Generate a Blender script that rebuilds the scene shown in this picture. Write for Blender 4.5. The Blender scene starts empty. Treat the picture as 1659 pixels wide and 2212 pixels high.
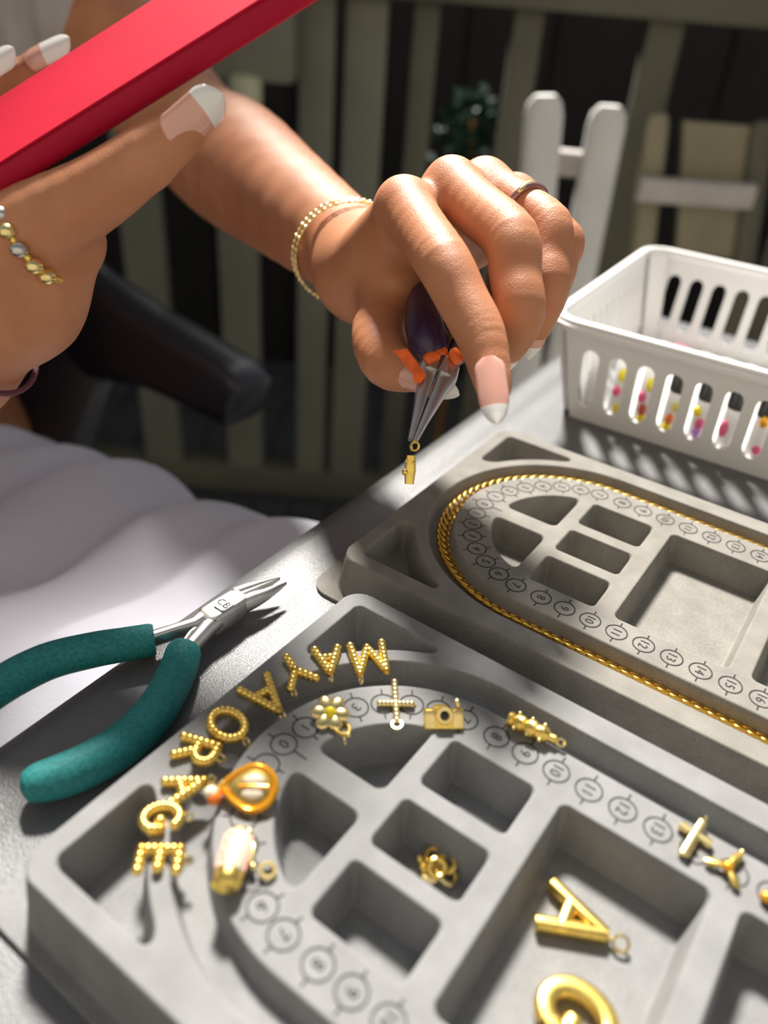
import bpy, bmesh, math, random
import numpy as np
from mathutils import Matrix, Vector

random.seed(7); np.random.seed(7)
SC = bpy.context.scene
COL = SC.collection
S = 0.01                      # everything below is written in centimetres
OFF = 77.75                   # height of the tray tops above the patio floor
PI = math.pi

# ------------------------------------------------------------------ camera
CF, CP, CR, CH = 1734.485, 0.6002, 0.0811, 18.9965      # focal length (px of 1659), pitch, roll, height over trays
def cam_rot():
    a = PI / 2 - CP
    rx = np.array([[1, 0, 0], [0, math.cos(a), -math.sin(a)], [0, math.sin(a), math.cos(a)]])
    rz = np.array([[math.cos(CR), -math.sin(CR), 0], [math.sin(CR), math.cos(CR), 0], [0, 0, 1]])
    return rx @ rz
CAMR = cam_rot()
CAMP = np.array([0, 0, CH])
cam_data = bpy.data.cameras.new('camera')
cam = bpy.data.objects.new('camera', cam_data)
COL.objects.link(cam)
M = Matrix.Identity(4)
for i in range(3):
    for j in range(3):
        M[i][j] = CAMR[i, j]
M.translation = Vector((0, 0, (CH + OFF) * S))
cam.matrix_world = M
cam_data.sensor_fit = 'HORIZONTAL'
cam_data.sensor_width = 36.0
cam_data.lens = 36.0 * CF / 1659.0
cam_data.clip_start = 0.01
cam_data.clip_end = 60
cam_data.dof.use_dof = True
cam_data.dof.focus_distance = 0.29
cam_data.dof.aperture_fstop = 7.8
SC.camera = cam

# ------------------------------------------------------------------ sky, sun, exposure
SUN_EL, SUN_AZ = math.radians(49), math.radians(98)      # azimuth from +x towards +y: the sun stands behind the railing
world = bpy.data.worlds.new('sky'); SC.world = world
world.use_nodes = True
wn = world.node_tree; wn.nodes.clear()
sky = wn.nodes.new('ShaderNodeTexSky'); sky.sky_type = 'NISHITA'
sky.sun_disc = False
sky.sun_elevation = SUN_EL
sky.sun_rotation = PI / 2 - SUN_AZ
sky.air_density = 1.0; sky.dust_density = 2.0; sky.ozone_density = 1.0
hsv = wn.nodes.new('ShaderNodeHueSaturation'); hsv.inputs['Saturation'].default_value = 0.35
bg = wn.nodes.new('ShaderNodeBackground'); bg.inputs['Strength'].default_value = 0.035
wo = wn.nodes.new('ShaderNodeOutputWorld')
wn.links.new(sky.outputs[0], hsv.inputs['Color']); wn.links.new(hsv.outputs[0], bg.inputs['Color']); wn.links.new(bg.outputs[0], wo.inputs[0])
sun_data = bpy.data.lights.new('sun', 'SUN'); sun_data.energy = 4.9; sun_data.angle = math.radians(8)
sun_data.color = (1.0, 0.955, 0.89)
sun = bpy.data.objects.new('sun', sun_data); COL.objects.link(sun)
sd = Vector((math.cos(SUN_EL) * math.cos(SUN_AZ), math.cos(SUN_EL) * math.sin(SUN_AZ), math.sin(SUN_EL)))
sun.rotation_euler = sd.to_track_quat('Z', 'Y').to_euler()
sun.location = (0, 1, 4)
SC.view_settings.view_transform = 'Standard'
SC.view_settings.look = 'None'
SC.view_settings.gamma = 1
SC.view_settings.use_curve_mapping = False
SC.view_settings.exposure = 1.2

# ------------------------------------------------------------------ places
def ray(u, v):
    return CAMR @ np.array([(u - 829.5) / CF, -(v - 1106) / CF, -1.0])
def at(u, v, d):              # point at optical depth d (cm)
    return CAMP + d * ray(u, v)
def onz(u, v, z):             # point on a level plane
    D = ray(u, v); return CAMP + D * ((z - CH) / D[2])
def ony(u, v, y):
    D = ray(u, v); return CAMP + D * (y / D[1])
TX, TY, TYAW = 7.7795, 26.7838, -0.5645                   # rear tray: centre of its curved end and its turn
def L(x, y, z=0.0):           # tray-aligned place -> scene
    c, s = math.cos(TYAW), math.sin(TYAW)
    return np.array([TX + c * x - s * y, TY + s * x + c * y, z])
def unL(P):
    c, s = math.cos(TYAW), math.sin(TYAW); x, y = P[0] - TX, P[1] - TY
    return np.array([c * x + s * y, -s * x + c * y])
TAB = -1.75                   # table top
FLOOR = -OFF
def V3(p): return Vector((p[0] * S, p[1] * S, (p[2] + OFF) * S))

# ------------------------------------------------------------------ materials
def principled(name):
    m = bpy.data.materials.new(name); m.use_nodes = True
    return m, m.node_tree, m.node_tree.nodes['Principled BSDF']
def mat(name, col, rough=0.5, metal=0.0, bump=0.0, bscale=800, var=0.0, vscale=60, col2=None, spec=0.5, coat=0.0, sss=0.0,
        trans=0.0, detail=3, speck=None, stretch=None):
    m, nt, b = principled(name)
    n = nt.nodes; l = nt.links
    b.inputs['Base Color'].default_value = (*col, 1)
    b.inputs['Roughness'].default_value = rough
    b.inputs['Metallic'].default_value = metal
    b.inputs['Specular IOR Level'].default_value = spec
    b.inputs['Coat Weight'].default_value = coat
    b.inputs['Coat Roughness'].default_value = 0.12
    if trans: b.inputs['Transmission Weight'].default_value = trans
    if sss:
        b.inputs['Subsurface Weight'].default_value = sss
        b.inputs['Subsurface Radius'].default_value = (1.0, 0.36, 0.18)
        b.inputs['Subsurface Scale'].default_value = 0.004
    tc = n.new('ShaderNodeTexCoord')
    src = tc.outputs['Object']
    if stretch:
        mp = n.new('ShaderNodeMapping'); mp.inputs['Scale'].default_value = stretch
        l.new(src, mp.inputs['Vector']); src = mp.outputs[0]
    if var or col2:
        nz = n.new('ShaderNodeTexNoise'); nz.inputs['Scale'].default_value = vscale; nz.inputs['Detail'].default_value = 4
        l.new(src, nz.inputs['Vector'])
        cr = n.new('ShaderNodeValToRGB')
        cr.color_ramp.elements[0].position = 0.35; cr.color_ramp.elements[1].position = 0.65
        c2 = col2 if col2 else tuple(min(1, c * (1 + var)) for c in col)
        c1 = col if col2 else tuple(c * (1 - var) for c in col)
        cr.color_ramp.elements[0].color = (*c1, 1); cr.color_ramp.elements[1].color = (*c2, 1)
        l.new(nz.outputs['Fac'], cr.inputs['Fac']); out = cr.outputs['Color']
        if speck:
            sz, sc_, amt = speck
            n2 = n.new('ShaderNodeTexNoise'); n2.inputs['Scale'].default_value = sz; n2.inputs['Detail'].default_value = 1
            l.new(src, n2.inputs['Vector'])
            mx = n.new('ShaderNodeMix'); mx.data_type = 'RGBA'; mx.blend_type = 'MULTIPLY'
            r2 = n.new('ShaderNodeValToRGB'); r2.color_ramp.elements[0].position = 0.3; r2.color_ramp.elements[1].position = 0.7
            r2.color_ramp.elements[0].color = (sc_, sc_, sc_, 1); r2.color_ramp.elements[1].color = (1.25, 1.25, 1.25, 1)
            l.new(n2.outputs['Fac'], r2.inputs['Fac'])
            mx.inputs[0].default_value = amt
            l.new(out, mx.inputs[6]); l.new(r2.outputs['Color'], mx.inputs[7]); out = mx.outputs[2]
        l.new(out, b.inputs['Base Color'])
    if bump:
        bz = n.new('ShaderNodeTexNoise'); bz.inputs['Scale'].default_value = bscale; bz.inputs['Detail'].default_value = detail
        l.new(src, bz.inputs['Vector'])
        bp = n.new('ShaderNodeBump'); bp.inputs['Strength'].default_value = bump; bp.inputs['Distance'].default_value = 0.0004
        l.new(bz.outputs['Fac'], bp.inputs['Height']); l.new(bp.outputs[0], b.inputs['Normal'])
    return m

MT = {}
MT['tray_far'] = mat('flocked_warm_grey', (0.245, 0.232, 0.205), 0.85, bump=0.5, bscale=2600, var=0.10, vscale=90, speck=(3800, 0.62, 0.8), spec=0.25)
MT['tray_near'] = mat('flocked_grey', (0.23, 0.23, 0.228), 0.85, bump=0.5, bscale=2600, var=0.08, vscale=90, speck=(3800, 0.7, 0.7), spec=0.25)
MT['print'] = mat('tray_print', (0.012, 0.011, 0.010), 0.8)
MT['table'] = mat('table_plastic', (0.118, 0.118, 0.12), 0.36, bump=0.55, bscale=1500, var=0.06, vscale=40, spec=0.55)
MT['table_leg'] = mat('table_leg_steel', (0.25, 0.25, 0.26), 0.4, metal=0.8)
MT['gold'] = mat('gold', (0.94, 0.66, 0.17), 0.3, metal=1.0, var=0.10, vscale=500)
MT['gold_pale'] = mat('pale_gold', (0.95, 0.76, 0.34), 0.26, metal=1.0, var=0.08, vscale=500)
MT['gold_dark'] = mat('chain_gold', (0.72, 0.42, 0.07), 0.24, metal=1.0)
MT['enamel_white'] = mat('white_enamel', (0.66, 0.58, 0.44), 0.2, coat=0.4)
MT['enamel_red'] = mat('red_enamel', (0.55, 0.10, 0.05), 0.3)
MT['enamel_orange'] = mat('orange_enamel', (0.85, 0.18, 0.01), 0.2, coat=0.5)
MT['enamel_yellow'] = mat('yellow_enamel', (0.85, 0.70, 0.02), 0.25)
MT['amber'] = mat('amber_enamel', (0.80, 0.36, 0.01), 0.2, metal=0.5, coat=0.4)
MT['teal'] = mat('teal_foam_grip', (0.012, 0.16, 0.158), 0.62, bump=0.6, bscale=900, col2=(0.024, 0.25, 0.24), vscale=900, stretch=(1, 1, 1), spec=0.4)
MT['steel'] = mat('brushed_steel', (0.62, 0.61, 0.59), 0.36, metal=1.0, var=0.06, vscale=300)
MT['steel_dark'] = mat('dark_steel', (0.22, 0.21, 0.20), 0.35, metal=1.0)
MT['purple'] = mat('purple_grip', (0.035, 0.016, 0.055), 0.35, spec=0.6, bump=0.15, bscale=400)
MT['orange_tag'] = mat('orange_coating', (0.85, 0.13, 0.012), 0.4, var=0.2, vscale=300)
MT['red_case'] = mat('red_case', (0.45, 0.0005, 0.022), 0.6, var=0.06, vscale=30, spec=0.12)
MT['red_case_edge'] = mat('red_case_edge', (0.40, 0.004, 0.03), 0.5, spec=0.2, bump=0.4, bscale=60)
MT['skin'] = mat('skin', (0.50, 0.20, 0.095), 0.5, col2=(0.60, 0.265, 0.135), vscale=42, bump=0.5, bscale=1700, sss=0.22, spec=0.42)
MT['nail'] = mat('nail_pink', (0.74, 0.38, 0.30), 0.12, coat=0.8, sss=0.1)
MT['nail_tip'] = mat('nail_white', (0.86, 0.84, 0.80), 0.15, coat=0.6)
MT['white_cloth'] = mat('white_cotton', (0.60, 0.60, 0.67), 0.85, bump=0.3, bscale=700, var=0.03, vscale=20)
MT['grey_cloth'] = mat('grey_cotton', (0.46, 0.43, 0.42), 0.9, bump=0.4, bscale=600, var=0.06, vscale=40)
MT['hair'] = mat('dark_hair', (0.03, 0.018, 0.012), 0.45, bump=0.5, bscale=300)
MT['chair'] = mat('dark_navy_plastic', (0.018, 0.018, 0.028), 0.3, bump=0.05, bscale=500, spec=0.8)
MT['basket'] = mat('white_plastic', (0.80, 0.795, 0.775), 0.38, spec=0.5, var=0.02, vscale=15)
MT['white_wood'] = mat('white_painted_wood', (0.78, 0.77, 0.74), 0.5, var=0.05, vscale=15)
MT['beige_wood'] = mat('beige_wood', (0.27, 0.24, 0.15), 0.6, var=0.1, vscale=12)
MT['grey_wood'] = mat('grey_wood', (0.50, 0.46, 0.42), 0.6, var=0.1, vscale=12)
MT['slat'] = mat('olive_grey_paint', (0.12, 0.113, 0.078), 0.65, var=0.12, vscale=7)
MT['slat_pale'] = mat('pale_and_lit_olive', (0.205, 0.20, 0.15), 0.65, var=0.1, vscale=7)  # stronger light on some slats put into the colour; planter's own pale tone
MT['shade_wall'] = mat('shade_black_boards', (0.018, 0.016, 0.013), 0.8, var=0.2, vscale=5)  # near-black puts the shade behind the railing into the colour
MT['bounce_render'] = mat('cream_bounce_wall', (0.27, 0.25, 0.215), 0.9, bump=0.4, bscale=60)  # for the added wall that bounces fill light
MT['tile'] = mat('grey_stone_tile', (0.12, 0.12, 0.117), 0.6, var=0.18, vscale=18, bump=0.3, bscale=80)
MT['grout'] = mat('dark_grout', (0.05, 0.05, 0.048), 0.9)
MT['leaf'] = mat('dark_leaf', (0.012, 0.05, 0.035), 0.6, var=0.3, vscale=20)
MT['black_cap'] = mat('black_cap', (0.02, 0.018, 0.018), 0.35)
MT['pink'] = mat('pink_print', (0.80, 0.13, 0.28), 0.4)
MT['violet'] = mat('violet_print', (0.55, 0.28, 0.68), 0.4)
MT['terracotta'] = mat('amber_clay', (0.50, 0.26, 0.05), 0.5)
MT['rose'] = mat('rose_enamel_ring', (0.42, 0.20, 0.17), 0.16, metal=0.6, coat=0.6)
MT['silver'] = mat('silver_band', (0.62, 0.60, 0.56), 0.3, metal=1.0)
MT['string'] = mat('plum_string', (0.12, 0.03, 0.05), 0.6)

# ------------------------------------------------------------------ mesh helpers (all in cm)
def mesh(name, V, F, m, smooth=True):
    me = bpy.data.meshes.new(name)
    me.from_pydata([(p[0] * S, p[1] * S, p[2] * S) for p in V], [], F)
    me.materials.append(m)
    if smooth: me.polygons.foreach_set('use_smooth', [True] * len(me.polygons))
    me.update()
    return me
def sharp(me, deg=38):
    me.set_sharp_from_angle(angle=math.radians(deg)); return me
def link(name, me, parent=None):
    o = bpy.data.objects.new(name, me); COL.objects.link(o)
    if parent: o.parent = parent
    return o
def tag(o, label, cat, group=None):
    o['label'] = label; o['category'] = cat
    if group: o['group'] = group
    return o
def struct(o): o['kind'] = 'structure'; return o
def empty(name, p, rz=0.0):
    o = bpy.data.objects.new(name, None); COL.objects.link(o)
    o.location = V3(p); o.rotation_euler = (0, 0, rz); o.empty_display_size = 0.02
    return o
class B:                       # shapes collected into one mesh; origin = scene point that becomes (0,0,0)
    def __init__(s, o=(0, 0, 0)): s.V = []; s.F = []; s.o = np.array(o, float)
    def add(s, V, F):
        k = len(s.V); s.V += [tuple(np.asarray(p, float) - s.o) for p in V]; s.F += [tuple(i + k for i in f) for f in F]; return s
    def box(s, c, h, R=None, bev=0.0):
        c = np.array(c, float); h = np.array(h, float)
        R = np.eye(3) if R is None else np.array(R)
        if bev <= 0:
            V = [c + R @ (h * np.array(q)) for q in ((-1,-1,-1),(1,-1,-1),(1,1,-1),(-1,1,-1),(-1,-1,1),(1,-1,1),(1,1,1),(-1,1,1))]
            return s.add(V, [(0,3,2,1),(4,5,6,7),(0,1,5,4),(1,2,6,5),(2,3,7,6),(3,0,4,7)])
        b = min(bev, min(h) * .95); bm = bmesh.new(); bmesh.ops.create_cube(bm, size=2)
        for v in bm.verts: v.co = Vector((v.co.x * h[0], v.co.y * h[1], v.co.z * h[2]))
        bmesh.ops.bevel(bm, geom=bm.edges[:], offset=b, segments=2, affect='EDGES', profile=0.5)
        bm.verts.ensure_lookup_table(); bm.verts.index_update()
        V = [c + R @ np.array(v.co) for v in bm.verts]; F = [tuple(v.index for v in f.verts) for f in bm.faces]; bm.free()
        return s.add(V, F)
    def ball(s, c, r, n=8, m=6, R=None):
        c = np.array(c, float); r = np.array([r] * 3 if np.isscalar(r) else r, float); R = np.eye(3) if R is None else np.array(R)
        V = [c + R @ (r * np.array([0, 0, 1]))]
        for i in range(1, m):
            t = PI * i / m
            for j in range(n):
                a = 2 * PI * j / n; V.append(c + R @ (r * np.array([math.sin(t) * math.cos(a), math.sin(t) * math.sin(a), math.cos(t)])))
        V.append(c + R @ (r * np.array([0, 0, -1]))); e = len(V) - 1; F = []
        for j in range(n): F.append((0, 1 + j, 1 + (j + 1) % n)); F.append((e, e - n + (j + 1) % n, e - n + j))
        for i in range(m - 2):
            for j in range(n):
                a = 1 + i * n + j; b = 1 + i * n + (j + 1) % n; F.append((a, a + n, b + n, b))
        return s.add(V, F)
    def sweep(s, pts, a, b=None, n=2.0, seg=14, up=(0, 0, 1), closed=False, cap=True):
        P = np.array(pts, float); N = len(P)
        a = np.full(N, a, float) if np.isscalar(a) else np.array(a, float)
        b = a if b is None else (np.full(N, b, float) if np.isscalar(b) else np.array(b, float))
        T = np.zeros_like(P)
        for i in range(N):
            if closed: T[i] = P[(i + 1) % N] - P[i - 1]
            else: T[i] = P[min(i + 1, N - 1)] - P[max(i - 1, 0)]
            T[i] /= np.linalg.norm(T[i]) + 1e-12
        ups = np.array(up, float)
        if ups.ndim == 1: ups = np.tile(ups, (N, 1))
        V = []; F = []
        for i in range(N):
            x = np.cross(T[i], ups[i]); ln = np.linalg.norm(x)
            if ln < 1e-4: x = np.cross(T[i], [1, 0.3, 0.1]); ln = np.linalg.norm(x)
            x /= ln; y = np.cross(x, T[i])
            for j in range(seg):
                t = 2 * PI * (j + .5) / seg; c, q = math.cos(t), math.sin(t)
                e = 2.0 / n
                V.append(P[i] + x * a[i] * math.copysign(abs(c) ** e, c) + y * b[i] * math.copysign(abs(q) ** e, q))
        for i in range(N if closed else N - 1):
            k = (i + 1) % N
            for j in range(seg):
                j2 = (j + 1) % seg; F.append((i * seg + j, i * seg + j2, k * seg + j2, k * seg + j))
        if cap and not closed:
            F.append(tuple(range(seg))[::-1]); F.append(tuple((N - 1) * seg + j for j in range(seg)))
        return s.add(V, F)
    def torus(s, c, R, r, ax=(0, 0, 1), seg=20, m=8, sx=1.0, u=None):
        ax = np.array(ax, float); ax /= np.linalg.norm(ax)
        if u is None: u = np.cross(ax, [0.3, 1, 0.2])
        u = np.array(u, float); u = u - ax * (u @ ax); u /= np.linalg.norm(u); w = np.cross(ax, u)
        pts = [np.array(c) + R * (math.cos(t) * u * sx + math.sin(t) * w) for t in np.linspace(0, 2 * PI, seg, endpoint=False)]
        return s.sweep(pts, r, seg=m, up=ax, closed=True)
    def lathe(s, c, prof, ax=(0, 0, 1), seg=24):       # prof: (radius, height) along ax
        ax = np.array(ax, float); ax /= np.linalg.norm(ax)
        u = np.cross(ax, [0.31, 0.9, 0.2]); u /= np.linalg.norm(u); w = np.cross(ax, u)
        V = []; F = []
        for r, h in prof:
            for j in range(seg):
                t = 2 * PI * j / seg; V.append(np.array(c) + ax * h + max(r, 1e-4) * (math.cos(t) * u + math.sin(t) * w))
        for i in range(len(prof) - 1):
            for j in range(seg):
                j2 = (j + 1) % seg; F.append((i * seg + j, i * seg + j2, (i + 1) * seg + j2, (i + 1) * seg + j))
        F.append(tuple(range(seg))[::-1]); F.append(tuple((len(prof) - 1) * seg + j for j in range(seg)))
        return s.add(V, F)
    def prism(s, poly, o, ux, uy, uz, h0, h1):         # closed 2D outline extruded along uz
        o = np.array(o, float); n = len(poly)
        V = [o + ux * p[0] + uy * p[1] + uz * h0 for p in poly] + [o + ux * p[0] + uy * p[1] + uz * h1 for p in poly]
        F = [tuple(range(n))[::-1], tuple(range(n, 2 * n))] + [(i, (i + 1) % n, n + (i + 1) % n, n + i) for i in range(n)]
        return s.add(V, F)
    def build(s, name, m, parent=None, smooth=True, sh=40):
        me = mesh(name, s.V, s.F, m, smooth)
        if smooth: sharp(me, sh)
        return link(name, me, parent)
def curve_mesh(loops, depth, name):          # flat outline with holes, given thickness -> (V, F) in the input unit
    cu = bpy.data.curves.new(name, 'CURVE'); cu.dimensions = '2D'; cu.fill_mode = 'BOTH'; cu.extrude = depth / 2
    for lp in loops:
        sp = cu.splines.new('POLY'); sp.points.add(len(lp) - 1); sp.use_cyclic_u = True
        for q, p in zip(sp.points, lp): q.co = (p[0], p[1], 0, 1)
    ob = bpy.data.objects.new(name, cu); COL.objects.link(ob)
    dg = bpy.context.evaluated_depsgraph_get()
    me = bpy.data.meshes.new_from_object(ob.evaluated_get(dg))
    V = [tuple(v.co) for v in me.vertices]; F = [tuple(p.vertices) for p in me.polygons]
    bpy.data.objects.remove(ob); bpy.data.curves.remove(cu); bpy.data.meshes.remove(me)
    return V, F
_tx = {}
def text_mesh(txt, size=1.0):                # flat letters centred on the origin
    if (txt, size) in _tx: return _tx[(txt, size)]
    cu = bpy.data.curves.new('t', 'FONT'); cu.body = txt; cu.size = size; cu.resolution_u = 3
    cu.align_x = 'CENTER'; cu.align_y = 'CENTER'
    ob = bpy.data.objects.new('t', cu); COL.objects.link(ob)
    dg = bpy.context.evaluated_depsgraph_get()
    me = bpy.data.meshes.new_from_object(ob.evaluated_get(dg))
    V = np.array([tuple(v.co) for v in me.vertices]); F = [tuple(p.vertices) for p in me.polygons]
    c = (V.min(0) + V.max(0)) / 2; V = V - c
    bpy.data.objects.remove(ob); bpy.data.curves.remove(cu); bpy.data.meshes.remove(me)
    _tx[(txt, size)] = (V, F); return V, F
def smooth_path(P, k=6):                     # Catmull-Rom
    P = [np.array(p, float) for p in P]; out = []
    for i in range(len(P) - 1):
        p0 = P[max(i - 1, 0)]; p1 = P[i]; p2 = P[i + 1]; p3 = P[min(i + 2, len(P) - 1)]
        for t in np.linspace(0, 1, k, endpoint=False):
            out.append(0.5 * ((2 * p1) + (-p0 + p2) * t + (2 * p0 - 5 * p1 + 4 * p2 - p3) * t * t + (-p0 + 3 * p1 - 3 * p2 + p3) * t ** 3))
    out.append(P[-1]); return np.array(out)
def rotz(a): return np.array([[math.cos(a), -math.sin(a), 0], [math.sin(a), math.cos(a), 0], [0, 0, 1]])
def unit(v): v = np.array(v, float); return v / np.linalg.norm(v)
# ================================================================== setting
def build_setting():
    f = B((0, 60, FLOOR)); f.box((0, 50, FLOOR - 3.6), (230, 170, 3.0))
    fl = struct(f.build('floor', MT['grout'], None, smooth=False)); fl.location = V3((0, 60, FLOOR))
    w = 8.0; b = B(); b.box((0, 0, -0.35), (w / 2 - 0.2, 167, 0.35), bev=0.15)
    me = sharp(mesh('deck_board', b.V, b.F, MT['tile']))
    for i in range(57):
        o = link('plank', me, fl); o.location = ((-224 + i * w) * S, -7 * S, 0)
    wf = B((0, -110, FLOOR)); wf.box((0, -114, FLOOR + 130), (229, 4, 130))  # added behind the camera, out of view, to bounce fill light forward
    o = struct(wf.build('wall_bounce', MT['bounce_render'], None, smooth=False)); o.location = V3((0, -110, FLOOR))
    wb = B((0, 214, FLOOR)); wb.box((0, 217, FLOOR + 74), (230, 3, 74.6))  # added wall: fills the slat gaps with black and shades the floor
    o = struct(wb.build('wall_shade_back', MT['shade_wall'], None, smooth=False)); o.location = V3((0, 214, FLOOR))
    bb = B(); bb.box((0, -0.8, 74), (9.6, 0.8, 74), bev=0.3)
    me = sharp(mesh('wall_board', bb.V, bb.F, MT['shade_wall']))
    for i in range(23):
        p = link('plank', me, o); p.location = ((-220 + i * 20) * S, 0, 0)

RY = 138.0
def build_railing():
    zr = float(ony(1200, 24, RY)[2])
    root = empty('railing', (0, RY, FLOOR))
    tag(root, 'olive grey wooden railing with upright slats behind the table', 'railing')
    o3 = (0, RY, FLOOR)
    B(o3).box((0, RY, zr + 2.6), (228, 4.5, 2.6), bev=0.6).build('top_rail', MT['slat'], root)
    B(o3).box((0, RY, FLOOR + 9), (228, 2.2, 3), bev=0.4).build('bottom_rail', MT['slat'], root)
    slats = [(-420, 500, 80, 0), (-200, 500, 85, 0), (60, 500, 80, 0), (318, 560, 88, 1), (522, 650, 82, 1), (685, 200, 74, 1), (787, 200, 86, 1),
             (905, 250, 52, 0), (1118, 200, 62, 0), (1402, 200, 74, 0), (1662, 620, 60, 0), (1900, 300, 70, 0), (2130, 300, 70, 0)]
    for u, v, w, pale in slats:  # pale slats carry the brighter light on the left in their colour
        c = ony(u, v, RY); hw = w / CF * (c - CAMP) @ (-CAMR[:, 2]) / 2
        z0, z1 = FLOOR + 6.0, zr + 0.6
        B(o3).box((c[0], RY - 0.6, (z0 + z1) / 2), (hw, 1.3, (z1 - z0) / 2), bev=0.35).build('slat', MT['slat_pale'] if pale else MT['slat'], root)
    # posts that carry the rails
    for x in (-190, 190):
        B(o3).box((x, RY + 3.5, (FLOOR + zr) / 2), (4, 3, (zr - FLOOR) / 2 + .2), bev=0.4).build('post', MT['slat'], root)

# ================================================================== table
def build_table():
    x0, x1, y0, y1 = -10.75, 66.0, -42.0, 35.0
    c = L((x0 + x1) / 2, (y0 + y1) / 2, FLOOR)
    root = empty('folding_table', c, TYAW)
    tag(root, 'grey textured plastic folding table under the trays and basket', 'table')
    cx, cy = (x1 - x0) / 2, (y1 - y0) / 2
    # rounded lip profile swept around the outline: the top has a low raised border
    H = TAB - FLOOR
    prof = [(2.2, -3.4), (0.5, -3.4), (0.12, -3.1), (0.0, -2.6), (0.0, -1.1), (0.1, -0.62), (0.32, -0.3), (0.7, -0.1), (1.15, 0.0), (1.9, 0.0), (2.25, -0.03), (2.6, -0.06), (3.0, -0.03), (3.4, 0.0)]
    R = 3.5; n = 10; V = []; F = []
    def ring(inset, z):
        out = []
        for (sx, sy, a0) in ((1, 1, 0), (-1, 1, PI / 2), (-1, -1, PI), (1, -1, 1.5 * PI)):
            r = max(R - inset, 0.05)
            ccx, ccy = sx * (cx - max(R, inset)), sy * (cy - max(R, inset))
            for k in range(n + 1):
                a = a0 + k * PI / 2 / n; out.append((ccx + r * math.cos(a), ccy + r * math.sin(a), z))
        return out
    rings = [ring(i, H + z) for i, z in prof]; m = len(rings[0])
    for r in rings: V += r
    for i in range(len(rings) - 1):
        for j in range(m):
            j2 = (j + 1) % m; F.append((i * m + j, i * m + j2, (i + 1) * m + j2, (i + 1) * m + j))
    F.append(tuple(range((len(rings) - 1) * m, len(rings) * m))); F.append(tuple(range(m))[::-1])
    link('tabletop', sharp(mesh('tabletop', V, F, MT['table']), 50), root)
    for sx in (-1, 1):
        for sy in (-1, 1):
            b = B(); px, py = sx * (cx - 12), sy * (cy - 9)
            b.sweep([(px, py, 0.0), (px, py, 1.2), (px, py, H - 3.3)], [1.7, 1.4, 1.4])
            b.build('leg', MT['table_leg'], root)
    for sx in (-1, 1):
        b = B(); px = sx * (cx - 12)
        b.sweep([(px, -(cy - 9), 30), (px, cy - 9, 30)], 1.0); b.build('cross_bar', MT['table_leg'], root)

# ================================================================== bead trays
NR, CI, CO = 4.12, 4.85, 5.98          # number ring, channel inner and outer radius
X1 = 17.2                              # far end of a tray
def sd_box(x, y, x0, x1, y0, y1, r):
    cx, cy, hx, hy = (x0 + x1) / 2, (y0 + y1) / 2, (x1 - x0) / 2 - r, (y1 - y0) / 2 - r
    qx, qy = np.abs(x - cx) - hx, np.abs(y - cy) - hy
    return np.hypot(np.maximum(qx, 0), np.maximum(qy, 0)) + np.minimum(np.maximum(qx, qy), 0) - r
def smax(a, b, k):
    h = np.clip(0.5 - 0.5 * (b - a) / k, 0, 1); return b * (1 - h) + a * h + k * h * (1 - h)
def u_dist(x, y):                      # distance from the tray's spine: curved end, then straight sides
    return np.where(x < 0, np.hypot(x, y), np.abs(y))
def prof(sd, w, depth, r=0.3):         # wall profile: rounded lip, sloped wall, filleted foot
    t = np.clip(-sd / w, 0, 1)
    s = t * t * (3 - 2 * t)
    return -depth * (0.45 * s + 0.55 * np.clip((t - 0.12) / 0.76, 0, 1))
def tray_height(x, y):
    z = np.zeros_like(x)
    d = u_dist(x, y)
    # channel
    z += prof(np.maximum(np.maximum(CI - d, d - CO), x - (X1 - 1.6)), 0.24, 0.60)
    # pockets
    P = []
    for s in (1, -1):
        P.append((smax(sd_box(x, s * y, -4.2, -0.95, 0.42, 4.0, 0.3), np.hypot(x, y) - 3.38, 0.35), 1.2))
    P.append((sd_box(x, y, -0.42, 2.36, 1.32, 3.28, 0.26), 1.2))
    P.append((sd_box(x, y, -0.42, 2.36, -1.0, 0.76, 0.26), 1.2))
    P.append((sd_box(x, y, -0.42, 2.36, -3.4, -1.52, 0.26), 1.2))
    P.append((sd_box(x, y, 3.06, 7.3, -3.42, 3.32, 0.3), 1.2))
    P.append((sd_box(x, y, 7.95, 12.2, -3.42, 3.32, 0.3), 1.2))
    P.append((sd_box(x, y, 12.85, 15.4, -3.42, 3.32, 0.3), 1.2))
    for s in (1, -1):
        P.append((smax(sd_box(x, s * y, -6.2, -2.6, 3.2, 6.25, 0.35), 6.42 - np.hypot(x, y), 0.5), 1.3))
    for sd_, dep in P:
        z += prof(sd_, 0.32, dep)
    # outside wall down to the flange
    so = sd_box(x, y, -6.75, X1, -6.82, 6.82, 0.75)
    t = np.clip(so / 0.34, 0, 1); s = t * t * (3 - 2 * t)
    z += -1.62 * (0.35 * s + 0.65 * np.clip((t - 0.1) / 0.8, 0, 1))
    return z
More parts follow.
